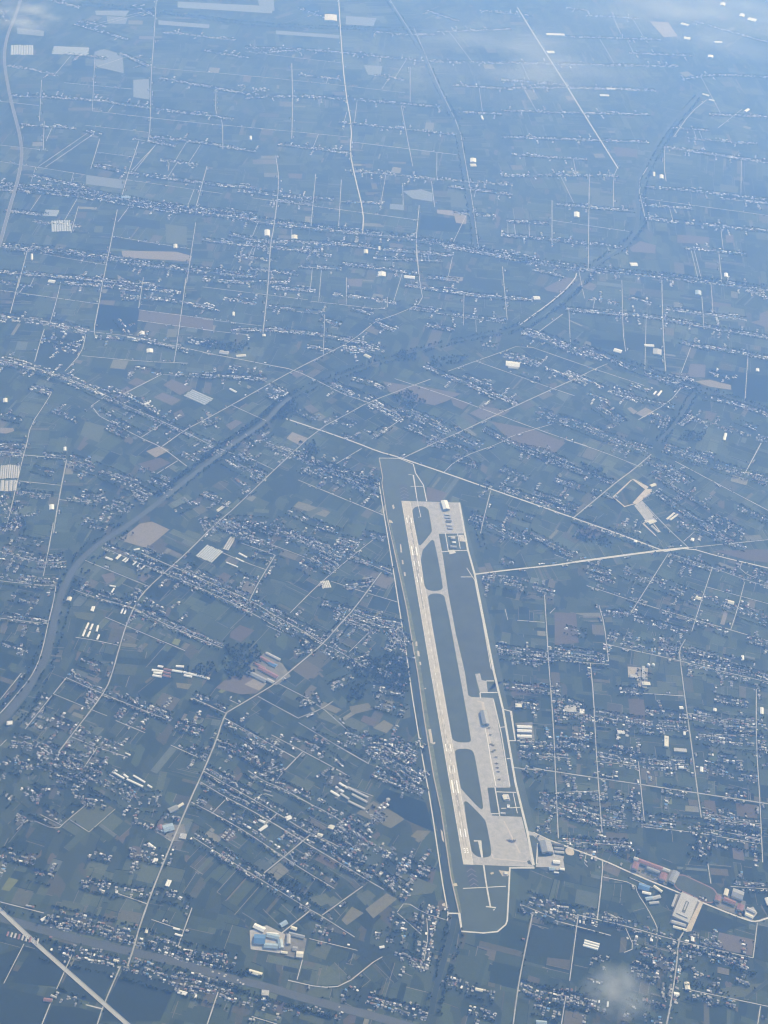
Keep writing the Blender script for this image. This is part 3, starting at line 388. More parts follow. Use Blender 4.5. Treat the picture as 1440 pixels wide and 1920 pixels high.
AIRFIELD = pts("711,859 748,859.5 775,870.5 779,887 794,910 800,939 864,941 878,1000 900,1075 936,1240 975,1440 1005,1560 1014,1626 958,1630 952,1728 934,1749 907,1751 866,1747 861,1713 845.5,1645 836,1580 827,1520 813,1455 796,1351 783,1260 775,1215 762.5,1140 741,1040 726,972 717.5,895")
def inside(poly, P):
    P = np.atleast_2d(P); x, y = P[:, 0], P[:, 1]; r = np.zeros(len(P), bool); n = len(poly)
    for i in range(n):
        a, b_ = poly[i], poly[(i + 1) % n]
        c = ((a[1] > y) != (b_[1] > y)) & (x < (b_[0] - a[0]) * (y - a[1]) / (b_[1] - a[1] + 1e-12) + a[0])
        r ^= c
    return r

# ---- field strips laid out at right angles to every village row and lane
rowpts = [densify(smooth_line(pts(s), 1), 22.0) for (_, _, s, _) in ROWS]
gens = list(rowpts)
for w, s in ROADS:
    p = densify(pts(s), 30.0)
    gens.append(p)
alln = sum(len(g) for g in gens); kd = kdtree.KDTree(alln); own = []
k = 0
for gi, g in enumerate(gens):
    for q in g: kd.insert((q[0], q[1], 0), k); own.append(gi); k += 1
kd.balance()
PAL = [(.042, .054, .038), (.030, .042, .034), (.058, .072, .046), (.022, .032, .029), (.070, .084, .056), (.048, .060, .042), (.090, .100, .066), (.100, .090, .070), (.135, .115, .092), (.20, .18, .14), (.11, .12, .11)]
PW = np.array([16, 14, 14, 10, 10, 14, 7, 6, 4.0, 1.4, 2.5]); PW = PW / PW.sum()
strips = []; paths = []
for gi, g in enumerate(gens):
    isrow = gi < len(ROWS)
    if len(g) < 2: continue
    P = np.array(g); d = np.diff(P, axis=0); L = np.linalg.norm(d, axis=1); cum = np.concatenate([[0], np.cumsum(L)])
    for side in (1, -1):
        s = random.uniform(0, 10)
        mood = random.random()
        while s < cum[-1] - 8:
            w = min(random.choice([9, 12, 15, 18, 22, 28, 36, 50, 75, 100]), cum[-1] - s)
            def at(t):
                i = min(np.searchsorted(cum, t, 'right') - 1, len(L) - 1); i = max(i, 0)
                return P[i] + d[i] * ((t - cum[i]) / L[i]), d[i] / L[i]
            a, da = at(s); b2, db = at(min(s + w * .985, cum[-1])); m_, dm = at(s + w / 2)
            nn = np.array([-dm[1], dm[0]]) * side
            reach = 40.0 if not isrow else 55.0; start = 36.0 if isrow else 7.0
            while reach < 430:
                q = m_ + nn * reach
                _, idx, dist = kd.find((q[0], q[1], 0))
                if own[idx] != gi and dist < reach * .92: break
                reach += 18
            reach -= 6
            if reach > start + 30:
                if random.random() < .34: paths.append((a + nn * start, a + nn * reach, random.choice([0, 0, 1])))
                if random.random() < .5: paths.append((a + nn * (reach + 1), b2 + nn * (reach + 1), random.choice([0, 1])))
            if reach > start + 20:
                t = start
                while t < reach - 8:
                    ln = min(random.choice([45, 70, 110, 160, 260]), reach - t)
                    if reach - t - ln < 25: ln = reach - t
                    strips.append((a + nn * t, b2 + nn * t, b2 + nn * (t + ln - 1.5), a + nn * (t + ln - 1.5)))
                    t += ln
            s += w
print('strips', len(strips))
SP = np.array(strips)                       # n,4,2
cen = SP.mean(1)
pxy = np.array([px_of(c) for c in cen])
keep = (pxy[:, 0] > -120) & (pxy[:, 0] < 1560) & (pxy[:, 1] > -60) & (pxy[:, 1] < 2000) & ~inside(AIRFIELD, cen)
SP, cen, pxy = SP[keep], cen[keep], pxy[keep]
# neighbouring strips share a mood so that whole blocks read as one crop
blk = (np.floor(cen[:, 0] / 420) * 31 + np.floor(cen[:, 1] / 420) * 57).astype(int)
tints = np.zeros((len(SP), 3))
for i in range(len(SP)):
    rr = random.Random(int(blk[i])); base = rr.choices(range(len(PAL)), PW)[0]
    j = base if (random.random() < .34 and base < 7) else RNG.choice(len(PAL), p=PW)
    c = np.array(PAL[j]); base_c = np.array(PAL[base if base < 7 else base % 6]) * rr.uniform(.85, 1.1)
    k_ = random.uniform(.45, .95) if j < 7 else random.uniform(.55, 1.0)
    tints[i] = (base_c * (1 - k_) + c * k_) * random.uniform(.86, 1.14) * np.array([.98, 1.05, .98])
Z0 = RNG.uniform(.05, .32, len(SP))
pix = np.array([[px_of(q) for q in s] for s in SP])
parea = np.array([abs(area2(q)) for q in pix])
parea[(pxy[:, 0] < 0) | (pxy[:, 0] > 1440) | (pxy[:, 1] < 0) | (pxy[:, 1] > 1920)] = 0
order = np.argsort(-parea)
n_ind = max(0, 300 - len(FIELDS))
fz = .36
for t, s in FIELDS:
    p = pts(s); fz = .36 + (fz - .36 + .013) % .12
    t = np.array(t) * random.uniform(.9, 1.08)
    me = slab_mesh('field', p, fz, t); o = ob('field', me, M['field'], ground)
for i in order[:n_ind]:
    me = slab_mesh('field', SP[i], Z0[i], tints[i]); ob('field', me, M['field'], ground)
rest = order[n_ind:]
tv = None
V = np.zeros((len(rest), 8, 3)); V[:, :4, :2] = SP[rest]; V[:, 4:, :2] = SP[rest]; V[:, :4, 2] = Z0[rest][:, None]; V[:, 4:, 2] = .0
tf = np.array([[0, 1, 2, 3], [0, 4, 5, 1], [1, 5, 6, 2], [2, 6, 7, 3], [3, 7, 4, 0]])
# orient tops upwards
ar = np.array([area2(s) for s in SP[rest]]); flip = ar < 0
V[flip] = V[flip][:, [3, 2, 1, 0, 7, 6, 5, 4]]
F = (tf[None] + (np.arange(len(rest)) * 8)[:, None, None])
me = big_mesh('small_fields', V.reshape(-1, 3), np.full(len(rest) * 5, 4), F.ravel(), np.repeat(tints[rest], 5, 0))
ob('small_fields', me, M['field'], ground, kind='stuff')

pa = np.array([p[0] for p in paths]); pb = np.array([p[1] for p in paths]); pk = np.array([p[2] for p in paths])
pm = (pa + pb) / 2; ok = ~inside(AIRFIELD, pm) & ~inside(AIRFIELD, pa) & ~inside(AIRFIELD, pb); pa, pb, pk, pm = pa[ok], pb[ok], pk[ok], pm[ok]
dd = pb - pa; LL = np.linalg.norm(dd, axis=1)
TT = np.zeros((len(pa), 7)); TT[:, :2] = pm; TT[:, 3] = LL; TT[:, 4] = RNG.uniform(1.6, 3.4, len(pa)); TT[:, 5] = .325 + RNG.uniform(0, .03, len(pa)); TT[:, 6] = np.arctan2(dd[:, 1], dd[:, 0])
ptint = np.where(pk[:, None] == 0, np.array([[.15, .145, .125]]), np.array([[.016, .024, .022]])) * RNG.uniform(.8, 1.25, (len(pa), 1))
_v = [(x, y, z) for z in (0, 1) for y in (-.5, .5) for x in (-.5, .5)]
ob('field_paths', replicate('field_paths', _v, [(4, 5, 7, 6), (0, 1, 5, 4), (3, 2, 6, 7), (1, 3, 7, 5), (2, 0, 4, 6)], TT, ptint), M['field'], ground, kind='stuff')

# ---- airfield grass, canals and rivers
ob('airfield_grass', slab_mesh('airfield_grass', AIRFIELD, .55), M['grass'], kind='structure')
ob('rough_grass', slab_mesh('rough_grass', pts('831,1040 874,1035 886,1086 905,1170 922,1258 924,1274 914,1276 903,1273 901,1260 889,1262 896,1304 880,1303 873,1260 857,1190 843,1115'), .64), M['rough'], kind='structure')
scr = pts("726,975 741,1040 762.5,1140 775,1215 783,1260 796,1351 813,1455 827,1520 836,1580 845.5,1645 861,1712 866,1712 862,1690 850,1640 842,1580 834,1520 822,1455 804,1351 790,1260 783,1215 769,1140 746,1040 731,975")
ob('scrub_strip', slab_mesh('scrub_strip', scr, .62), M['scrub'], kind='structure')
for name, w, s in RIVERS:
    p = pts(s)
    if hasattr(w, '__len__'):
        w = list(w)[:len(p)]
        q = [np.append(a, ww) for a, ww in zip(p, w)]; q = smooth_line(q, 2); p = [a[:2] for a in q]; w = [a[2] for a in q]
    else: p = smooth_line(p, 2)
    bw = [x + 11 for x in w] if hasattr(w, '__len__') else w + 5
    ob('canal_bank' if name == 'canal' else 'river_bank', ribbon_mesh('bank', p, bw, .5, jitter=.06), M['isle'], kind='structure')
    ob(name, ribbon_mesh(name, p, w, .62), M['river'] if name == 'river' else M['water'], kind='structure')
moat = pts("729,985 742,1055 757,1140 769,1215 778,1268 791,1351 806,1440 819,1520 829,1580 838,1645 850,1712")
ob('canal', ribbon_mesh('canal', moat, [14, 16, 18, 19, 20, 21, 22, 23, 24, 25, 26], .7), M['water'], kind='structure')

# ---- roads
def road_k(s, big):
    y = np.mean([float(q.split(',')[1]) for q in s.split()])
    return (.80 if big else .74) if y > 950 else (.95 if big else .92)
for i, (w, s) in enumerate(ROADS):
    p = pts(s); big = w >= 7
    if len(p) > 2: p = smooth_line(p, 1)
    z = (.95 if big else .80) + (i % 7) * .018
    ob('road' if big else 'lane', ribbon_mesh('road', densify(p, 60), w * road_k(s, big), z, jitter=.06 if big else .16), (M['road'] if w >= 9 else M['road2']) if big else M['lane'], kind='structure')
# thin lanes of the far plain: one along each far row, and cross lanes between the rows
rl = random.Random(31); first_far = len(ROWS) - len(FAR)
for ri in range(first_far, len(ROWS)):
    P = rowpts[ri]
    if len(P) < 6: continue
    if rl.random() < .6: ob('lane', ribbon_mesh('lane', P, 4.2, .78 + (ri % 6) * .015, jitter=.1), M['lane'], kind='structure')
    for _ in range(rl.choice([0, 1, 1, 2])):
        i = rl.randrange(1, len(P) - 2); dd = P[i + 1] - P[i]; dd /= np.linalg.norm(dd); nn = np.array([-dd[1], dd[0]]) * rl.choice([-1, 1]); L_ = 60.0
        while L_ < 900:
            q = P[i] + nn * L_; _, idx, dist = kd.find((q[0], q[1], 0))
            if own[idx] != ri and dist < 25: break
            L_ += 20
        if L_ < 890: ob('lane', ribbon_mesh('lane', densify([P[i], P[i] + nn * L_], 60), 4.4, .88 + (ri % 5) * .012, jitter=.12), M['lane'], kind='structure')
for w, s in HIGHWAYS:
    p = smooth_line(pts(s), 2)
    h = ob('highway', ribbon_mesh('highway', p, w, 1.6), M['highway'] if w < 20 else M['asphalt2'], kind='structure')
    P = np.array(p)
    for off in (-w / 2 + .5, w / 2 - .5):
        q = []
        for i in range(len(P)):
            dd = P[min(i + 1, len(P) - 1)] - P[max(i - 1, 0)]; dd /= np.linalg.norm(dd)
            q.append(P[i] + np.array([-dd[1], dd[0]]) * off)
        ob('parapet', ribbon_mesh('parapet', q, .9, 2.7, 1.6), M['road'], h)

# ------------------------------------------------------------------ airfield pavements
def pave(name, s, z, m, parent=None, sm=0):
    p = pts(s) if isinstance(s, str) else s
    if sm: p = smooth_poly(p, sm)
    return ob(name, slab_mesh(name, p, z), m, parent, kind=None if parent else 'structure')
taxiway = pave('taxiway', "769,939.8 861,942.5 871.3,1000.5 822.5,1001 830,1040 841,1115 855,1190 871.5,1260 878,1304 884,1307 925,1309 956,1477 914,1477 920,1523 923,1529.5 978,1532 1001,1626 887,1621.5", 1.0, M['apron'])
runway = pave('runway', "752.5,939.2 769.3,939.8 887.8,1621.7 868.8,1621", 1.08, M['runway'])
for s in ["772.5,960 776,952 785,949 796,950 803.5,956 805,965 810,993.5 809,999 790,1022 786,1023 784,1018.5", "787.5,1037.5 807.5,1014 811,1012 815,1016 831,1100 828,1106 817.5,1108.5 805,1107.5 797,1103 794,1087.5", "802,1122 804,1115.5 815,1112.5 828,1114 835,1120 861,1260 883.5,1386 882,1391 874,1392.5 860,1392 850,1388.5 847,1382", "852.5,1411 855,1406 865,1404 879,1404.5 887,1408.5 891,1421.5 906.5,1512.5 904,1518 897.5,1515 866,1481 863.5,1476", "869.5,1506 872,1502 878,1504.5 908,1535.5 912,1544 922,1597 920,1605 912,1608 899,1608 888,1602 883,1593"]:
    pave('grass_island', s, 1.22, M['isle'], sm=1)
for s in ["823.5,1002 834,1001 840.5,1034.5 829.5,1034.5", "837.5,1002 858,1001.5 860.5,1005 840,1006", "862,1016 873,1017 876,1030 865,1030.5", "842,1022 861,1021 864.5,1029.5 843.5,1030.5", "914,1480 926,1479.5 934,1524 922,1526", "956,1479 962,1479 966,1500 958,1503", "931,1481 939,1481 941,1495 935,1502 933,1490", "960,1507 972,1508 975,1522 963,1526", "936,1505 946,1503 951,1523 940,1523", "944,1278 928,1278 930.5,1297 915,1296.5 913,1280", "929,1309.5 932,1302 939,1330 962,1455 959,1473", "993,1566 1001,1570 1008,1590 1009,1618 1003,1618 998,1590", "1003,1567 1011,1578 1009,1581 1006,1575", "988,1615 993,1613 998,1622 990,1620"]:
    pave('grass_island', s, 1.20, M['isle'])
pave('apron', "891,1264 900,1262.6 903,1275.6 912,1277 914.5,1298 900,1299 893.6,1275.6", 1.0, M['apron'])
pave('concrete_pad', "860,1003 869,1003 873,1016 862,1015", 1.02, M['concrete']); pave('concrete_pad', "841,1032 852,1031 855,1037 843,1039.5", 1.3, M['road']); pave('concrete_pad', "943,1489 953,1489 957,1501 946,1502", 1.3, M['concrete'])
pave('concrete_pad', "1006,1607 1035,1605 1038,1602 1058,1606 1056,1612 1059,1630 1044,1632 1038,1626 1005,1626", 1.05, M['apron'])
pave('dirt_lot', "1060,1590 1070,1589 1077,1596 1076,1604 1066,1604 1060,1599", .98, M['lot'], sm=2)
pave('dirt_lot', "986,1557 1000,1561 1015,1568 1030,1576 1030,1583 1013,1581 1000,1567 990,1566", 1.1, M['apron'])
pave('concrete_pad', "868.8,1612.5 886,1613 887.8,1621.7 868.8,1621", 1.16, M['road'], runway)
pad_s = pave('blast_pad', "873,1623.5 889,1624 897,1664 880,1664", .9, M['asphalt'])
pad_n = pave('blast_pad', "748,909 763,909 767.5,938 752.3,937.5", .9, M['asphalt'])
def line(name, w, s, z, m, parent=None, j=0):
    return ob(name, ribbon_mesh(name, pts(s) if isinstance(s, str) else s, w, z, jitter=j), m, parent, kind=None if parent else 'structure')
for i in range(4):
    y = 1629 + i * 9; x = 875.2 + i * 1.85
    line('chevron', 2.5, f"{x},{y+6} {x+8},{y} {x+16.5},{y+6}", 1.0, M['chev'], pad_s)
    y = 914 + i * 6; x = 749.2 + i * .95
    line('chevron', 2.5, f"{x},{y+4} {x+7.5},{y} {x+15},{y+4}", 1.0, M['chev'], pad_n)
pr = [(11, "861,942.5 877,1030 890,1077 926,1260 943,1330 966.5,1468 988.7,1559.5 1000.4,1622"), (4, "875,1065 890,1088 905,1165 921,1255"), (5.5, "711,859 717.5,895 716,905 726,972 741,1040 762.5,1140 775,1215 783,1260 796,1351 813,1455 827,1520 836,1580 845.5,1645 861,1712"), (5.5, "711,859 748,859.5 775,870.5 779,887 794,910 800,940"), (5.5, "711,905 712,915 721,970 740,1085 762.5,1230 774,1312 789.5,1406 804,1486.5 811.6,1533 830,1658 840,1713 839,1726"), (6.5, "840,1712.6 861,1713 866,1746.5 906.7,1749.6 932.7,1747 948,1734 951,1726 953,1690 956,1626"), (7, "956,1627.5 1002,1627.5"), (4, "766,890 775,891 782.5,940 789,969.5 784,970"), (7, "906.7,1622 910.6,1650.6 915,1676 919.7,1702"), (8, "888.5,1577 899.4,1577 904,1608"), (4, "770,912 793,912"), (5, "835,1000 841,1035"), (6, "827,1035 850,1033 877,1032"), (4.5, "858,1001 863,1029"), (4.5, "840,1006 862,1005 876,1019"), (5.5, "912,1277 926,1277"), (5.5, "900,1299 933,1298.5"), (6, "900,1299 901,1310"), (5.5, "925,1312 940,1376 956,1475"), (5, "938,1364 948,1363"), (5, "950,1423 957,1422"), (5.5, "928,1476 937,1530"), (5, "931,1485 968,1486"), (4, "962,1487 970,1525"), (4.5, "940,1516 975,1514"), (5, "921,1526 935,1526"), (5, "864,1082 886,1082"), (6, "1008,1581 1006,1620"), (6, "943,1330 958,1334 966,1388 975,1389"), (5, "952,1389 975,1389"), (5.5, "911,1700 930,1702 925,1707"), (4, "868,1666 913,1664"), (4, "913,1664 948,1662"), (5, "1033,1582 1040,1606")]
for i, (w, s) in enumerate(pr): line('perimeter_road' if i in (0, 2, 3, 4, 5) else 'lane', w, s, 1.28 + (i % 5) * .02, M['road'] if i not in (2,) else M['dust'], j=.08)
# pale pads on the bank between canal and runway
for s in ["779,1203 782,1203 783,1211 779,1211", "782,1220 786,1221 787,1231 783,1230", "786,1241 789,1241 790,1247 787,1247", "803,1368 808,1367 811,1385 812,1395 807,1393 805,1380", "811,1393 816,1391 816,1395 812,1396", "826,1555 830,1560 833,1580 829,1575", "849,1657 856,1656 858,1661 851,1662", "750,1020 752,1021 754,1036 751,1036", "753,1050 756,1051 757,1058 754,1058", "757,1073 760,1073 761,1080 758,1080", "735,948 738,946 740,953 737,955", "729,974 735,977 737,981 730,980", "828,1695 834,1693 836,1700 830,1699", "796,1290 799,1290 799,1292 796,1292", "919,1637 925,1635 926,1638 921,1640", "935,1632 955,1634 956,1637 952,1643 942,1643 939,1638"]:
    pave('dirt_patch', s, .86, M['lot'])
# runway frame: metres along the strip
RA, RB, RC, RDD = G(868.8, 1621), G(887.8, 1621.7), G(752.5, 939.2), G(769.3, 939.8)
ax = (RC + RDD - RA - RB) / 2; RL = np.linalg.norm(ax); ax /= RL; ac = np.array([ax[1], -ax[0]])
def rw(u, v):   # u across from left edge 0..1, v metres along
    t = v / RL
    return (RA * (1 - u) + RB * u) * (1 - t) + (RC * (1 - u) + RDD * u) * t
print('runway', RL, np.linalg.norm(RB - RA), np.linalg.norm(RDD - RC))
def stripe(name, u0, u1, v0, v1, z, m):
    return ob(name, slab_mesh(name, [rw(u0, v0), rw(u1, v0), rw(u1, v1), rw(u0, v1)], z, z0=1.0), m, runway)
for end in (0, 1):
    f_ = (lambda v: v) if end == 0 else (lambda v: RL - v)
    for v, w, l in ((150, .10, 45), (400, .13, 75), (520, .07, 45), (650, .08, 45)):
        for u in (.26, .74): stripe('touchdown_bar', u - w / 2, u + w / 2, f_(v), f_(v + l), 1.16, M['paint'])
for v in np.arange(140, RL - 140, 62): stripe('centre_line_dash', .485, .515, v, v + 32, 1.15, M['paint'])
for u in (.035, .965): stripe('edge_line', u - .008, u + .008, 12, RL - 12, 1.15, M['paint'])
for u0, v0, v1, w in ((.36, 30, 420, .05), (.62, 100, 480, .06), (.3, 700, 1150, .05), (.68, 1200, 1700, .04), (.5, 290, 400, .14), (.47, 420, 560, .10), (.55, RL - 620, RL - 150, .16), (.4, RL - 900, RL - 420, .12), (.5, 600, 900, .06)): stripe('tyre_mark', u0 - w / 2, u0 + w / 2, v0, v1, 1.12, M['rubber'])
def numeral(u0, v0):   # a painted 3
    w, hgt, t = .17, 26, .05
    for a, b_, c, d in ((0, 1, 0, .16), (0, 1, .84, 1), (.25, 1, .42, .58), (.72, 1, .16, .42), (.72, 1, .58, .84)):
        stripe('numeral_stroke', u0 + a * w, u0 + b_ * w, v0 + c * hgt, v0 + d * hgt, 1.17, M['paint'])
numeral(.28, 62); numeral(.55, 62)
# parking lines on the apron
for i in range(13):
    t = i / 12; x0, y0 = 887 + 28 * t, 1322 + 148 * t
    line('parking_line', 1.2, f"{x0},{y0} {x0+5},{y0+3}", 1.06, M['rubber'], taxiway)
line('taxi_line', 1.6, "905,1340 918,1410 930,1474", 1.06, M['paint'], taxiway)
for s, w in (("895,1315 905,1317 912,1360 921,1400", 7), ("912,1365 920,1430 930,1475", 5), ("905,1545 925,1610 990,1616", 5), ("945,1540 975,1600", 6)): line('apron_stain', w, s, 1.045, M['concrete'], taxiway)

# ------------------------------------------------------------------ buildings
def frame_quad(q):
    q = [np.asarray(p, float) for p in q]; c = sum(q) / 4
    e = (q[1] - q[0]) + (q[2] - q[3]); f_ = (q[2] - q[1]) + (q[3] - q[0])
    l1, l2 = np.linalg.norm(e) / 2, np.linalg.norm(f_) / 2
    if l1 >= l2: return c, math.atan2(e[1], e[0]), l1, abs(e[0] * f_[1] - e[1] * f_[0]) / (4 * l1)
    return c, math.atan2(f_[1], f_[0]), l2, abs(e[0] * f_[1] - e[1] * f_[0]) / (4 * l2)
def box_v(x0, x1, y0, y1, z0, z1):
    v = [(x, y, z) for z in (z0, z1) for y in (y0, y1) for x in (x0, x1)]
    f = [(0, 2, 3, 1), (4, 5, 7, 6), (0, 1, 5, 4), (1, 3, 7, 5), (3, 2, 6, 7), (2, 0, 4, 6)]
    return v, f
def gable_v(l, w, z0, rise, oh=.6, th=.35):
    a, c = l / 2 + oh, w / 2 + oh; dz = rise * oh / (w / 2)
    v = [(-a, -c, z0 - dz), (a, -c, z0 - dz), (a, 0, z0 + rise), (-a, 0, z0 + rise), (a, c, z0 - dz), (-a, c, z0 - dz)]
    v += [(x, y, z + th) for x, y, z in v]
    f = [(6, 7, 8, 9), (9, 8, 10, 11), (0, 3, 2, 1), (3, 5, 4, 2), (0, 1, 7, 6), (5, 11, 10, 4), (0, 6, 9, 3), (3, 9, 11, 5), (1, 2, 8, 7), (2, 4, 10, 8)]
    return v, f
def wall_v(l, w, h, rise):
    a, c = l / 2, w / 2
    v = [(-a, -c, 0), (a, -c, 0), (a, c, 0), (-a, c, 0), (-a, -c, h), (a, -c, h), (a, c, h), (-a, c, h), (a, 0, h + rise), (-a, 0, h + rise)]
    f = [(0, 1, 5, 4), (2, 3, 7, 6), (1, 2, 6, 8, 5), (3, 0, 4, 9, 7)]
    return v, f
def arch_v(l, w, h, n=8):
    v, f = [], []
    for x in (-l / 2, l / 2):
        for i in range(n + 1):
            t = math.pi * i / n; v.append((x, -w / 2 * math.cos(t), h * math.sin(t)))
    for i in range(n): f.append((i, n + 1 + i, n + 2 + i, i + 1))
    f += [tuple(range(n + 1))[::-1], tuple(range(n + 1, 2 * n + 2))]
    return v, f
def building(name, label, cat, quad, h, roof, wall='wall', kind='gable', group=None, rise=None, base=1.0):
    if isinstance(quad, str): quad = pts(quad)
    c, a, l, w = frame_quad(quad)
    o = bpy.data.objects.new(name, None); COL.objects.link(o); o.location = (c[0], c[1], 0); o.rotation_euler.z = a
    o['label'] = label; o['category'] = cat
    if group: o['group'] = group
    if kind == 'gable':
        r = rise or min(w * .16, 5)
        ob('wall', mesh('wall', *wall_v(l, w, h, r)), M[wall], o); ob('roof', mesh('roof', *gable_v(l, w, h, r)), M[roof], o)
        v, f = box_v(l / 2, l / 2 + .15, -w * .16, w * .16, 0, h * .75); ob('door', mesh('door', v, f), M['darkgrey'], o)
    elif kind == 'flat':
        v, f = box_v(-l / 2, l / 2, -w / 2, w / 2, 0, h); ob('wall', mesh('wall', v, f), M[wall], o)
        v, f = box_v(-l / 2 + .6, l / 2 - .6, -w / 2 + .6, w / 2 - .6, h - .05, h + .35); rf = ob('roof', mesh('roof', v, f), M[roof], o)
        for s_ in (-1, 1):
            v, f = box_v(-l / 2, l / 2, s_ * w / 2 - .25, s_ * w / 2 + .25, h + .003, h + 1.0); ob('parapet', mesh('parapet', v, f), M[wall], rf)
        v, f = box_v(l * .22, l * .22 + min(6, l * .2), -w * .2, w * .15, h + .3, h + 2.8); ob('stair_head', mesh('stair_head', v, f), M[wall], rf)
        nwin = max(2, min(10, int(l / 9)))
        wm = mesh('window', *box_v(-1.0, 1.0, -.1, .1, 0, 1.7))
        for i in range(nwin):
            ww = ob('window', wm, M['glass'], o); ww.location = (-l / 2 + l * (i + .5) / nwin, -w / 2 - .05, min(1.2, h * .3))
    elif kind == 'arch':
        ob('shell', mesh('shell', *arch_v(l, w, h)), M[roof], o)
        v, f = box_v(l / 2 + .02, l / 2 + .3, -w * .12, w * .12, 0, h * .7); ob('door', mesh('door', v, f), M['wallgrey'], o)
    elif kind == 'canopy':
        v, f = box_v(-l / 2, l / 2, -w / 2, w / 2, h - .5, h); ob('roof', mesh('roof', v, f), M[roof], o)
        pm = mesh('post', *box_v(-.3, .3, -.3, .3, 0, h - .5))
        for x in (-.45, 0, .45):
            for y in (-.45, .45): p = ob('post', pm, M['wallgrey'], o); p.location = (x * l, y * w, 0)
    return o
def bq(cx, cy, l, w, ang=0):
    a = R(ang); e = np.array([math.cos(a), math.sin(a)]) * l / 2; f_ = np.array([-math.sin(a), math.cos(a)]) * w / 2
    c = np.array([cx, cy]); return [G(*(c + e + f_)), G(*(c + e - f_)), G(*(c - e - f_)), G(*(c - e + f_))]
def st(x0, y0, x1, y1, w):
    """long shed: axis end points on the photo and true width in metres"""
    a, b_ = G(x0, y0), G(x1, y1); d = (b_ - a) / np.linalg.norm(b_ - a); n = np.array([-d[1], d[0]]) * w / 2
    return [a + n, b_ + n, b_ - n, a - n]

# airfield buildings
building('hangar', 'large blue-grey roofed sunshade hangar standing on the main apron', 'hangar', "899.5,1336 911.5,1335 917,1360 905,1361", 13, 'bluegrey', 'wallgrey')
building('hangar', 'white roofed hangar at the top of the north apron', 'hangar', "825,941.5 839,941.5 842,957 832,957.5", 12, 'white', 'wallgrey')
for i, (y, m_) in enumerate(((965, 'lightgrey'), (971, 'grey'), (978, 'darkgrey'), (985, 'lightgrey'), (991, 'grey'))):
    pos = ['first', 'second', 'third', 'fourth', 'fifth'][i]
    building('aircraft_shelter', f'flat aircraft shelter on the north apron, {pos} one below the white hangar', 'shelter', bq(838.5 + (y - 965) * .22, y, 10.5, 3.6, 2), 6, m_, kind='canopy', group='aircraft shelters on the north apron')
building('control_building', 'white block in the north-east compound of the airfield', 'building', bq(849, 1010, 9, 4, 2), 9, 'lightgrey', kind='flat')
building('control_building', 'small white block with a long side, south of the north-east compound block', 'building', bq(851, 1018, 8, 3, 2), 6, 'white', kind='flat')
building('barracks', 'narrow grey block at the bottom of the north-east compound', 'building', bq(850, 1026, 12, 3, 2), 6, 'grey', kind='flat')
building('barracks', 'cream roofed block in the fenced compound below the main apron', 'building', bq(948, 1496, 9, 11, 80), 7, 'cream', kind='flat')
building('guard_house', 'small white block at the crossing in the compound below the main apron', 'building', bq(953, 1513, 5, 6, 0), 6, 'white', kind='flat')
building('barracks', 'pale narrow building along the lower edge of the compound below the main apron', 'building', bq(943, 1526, 9, 3, 5), 5, 'lightgrey')
building('hangar', 'large pale blue-grey maintenance hangar beside the south apron exit road', 'hangar', "1010.5,1580 1031,1579 1036,1600 1016,1602", 15, 'bluegrey', 'wallgrey')
for i, y in enumerate((1585, 1592, 1599)):
    building('workshop', f"{['upper', 'middle', 'lower'][i]} of the three grey workshops east of the maintenance hangar", 'workshop', bq(1047.5 + (i * .5), y, 18, 3.5, 6), 6, ['darkgrey', 'grey', 'lightgrey'][i], group='workshops east of the maintenance hangar')
building('depot', 'cream roofed depot on the concrete pad at the airfield corner', 'depot', bq(1043, 1618, 13, 6, 4), 8, 'white')
building('depot', 'white roofed depot below the concrete pad at the airfield corner', 'depot', bq(1035, 1630.5, 12, 5, 3), 7, 'paleblue')
building('depot', 'small white shed right of the depots at the airfield corner', 'depot', bq(1054, 1631, 9, 3.5, 12), 6, 'white')
building('depot', 'lowest narrow white shed at the airfield corner', 'depot', bq(1043, 1637, 9, 2, 3), 5, 'white')
building('beacon_hut', 'white hut beside the lane south of the runway end', 'hut', bq(948, 1638, 7, 5, 3), 5, 'cream', kind='flat')
for i, y in enumerate((1364, 1371.5, 1381.5)):
    building('warehouse', f"{['upper', 'middle', 'lower'][i]} of the three white warehouses outside the east fence", 'warehouse', bq(983, y + .5, 27, 4.8, 2), 7, 'white', group='white warehouses outside the east fence')
pave('concrete_pad', "966,1356 998,1354 1003,1390 973,1391", .93, M['yard'])
building('guard_post', 'small white blocks with dark court above the three warehouses', 'building', bq(972, 1324, 12, 7, 2), 6, 'cream', kind='flat')

# aircraft
def fighter(loc, ang, label, group, s=1.0):
    o = bpy.data.objects.new('aircraft', None); COL.objects.link(o); o.location = (loc[0], loc[1], 1.05); o.rotation_euler.z = ang; o.scale = (s, s, s)
    o['label'] = label; o['category'] = 'aircraft'; o['group'] = group
    for nm, me in FIGHTER: ob(nm, me, M['glass'] if nm == 'canopy' else M['jet'], o)
def tube(sec, n=8):
    v, f = [], []
    for x, r, z in sec:
        for i in range(n): t = 2 * math.pi * i / n; v.append((x, r * math.cos(t), z + r * .85 * math.sin(t)))
    for k_ in range(len(sec) - 1):
        for i in range(n): f.append((k_ * n + i, k_ * n + (i + 1) % n, (k_ + 1) * n + (i + 1) % n, (k_ + 1) * n + i))
    f += [tuple(range(n))[::-1], tuple(range((len(sec) - 1) * n, len(sec) * n))]
    return v, f
def plate(p, z, t): 
    n = len(p); v = [(x, y, z) for x, y in p] + [(x, y, z + t) for x, y in p]
    return v, [tuple(range(n))[::-1], tuple(range(n, 2 * n))] + [(i, (i + 1) % n, n + (i + 1) % n, n + i) for i in range(n)]
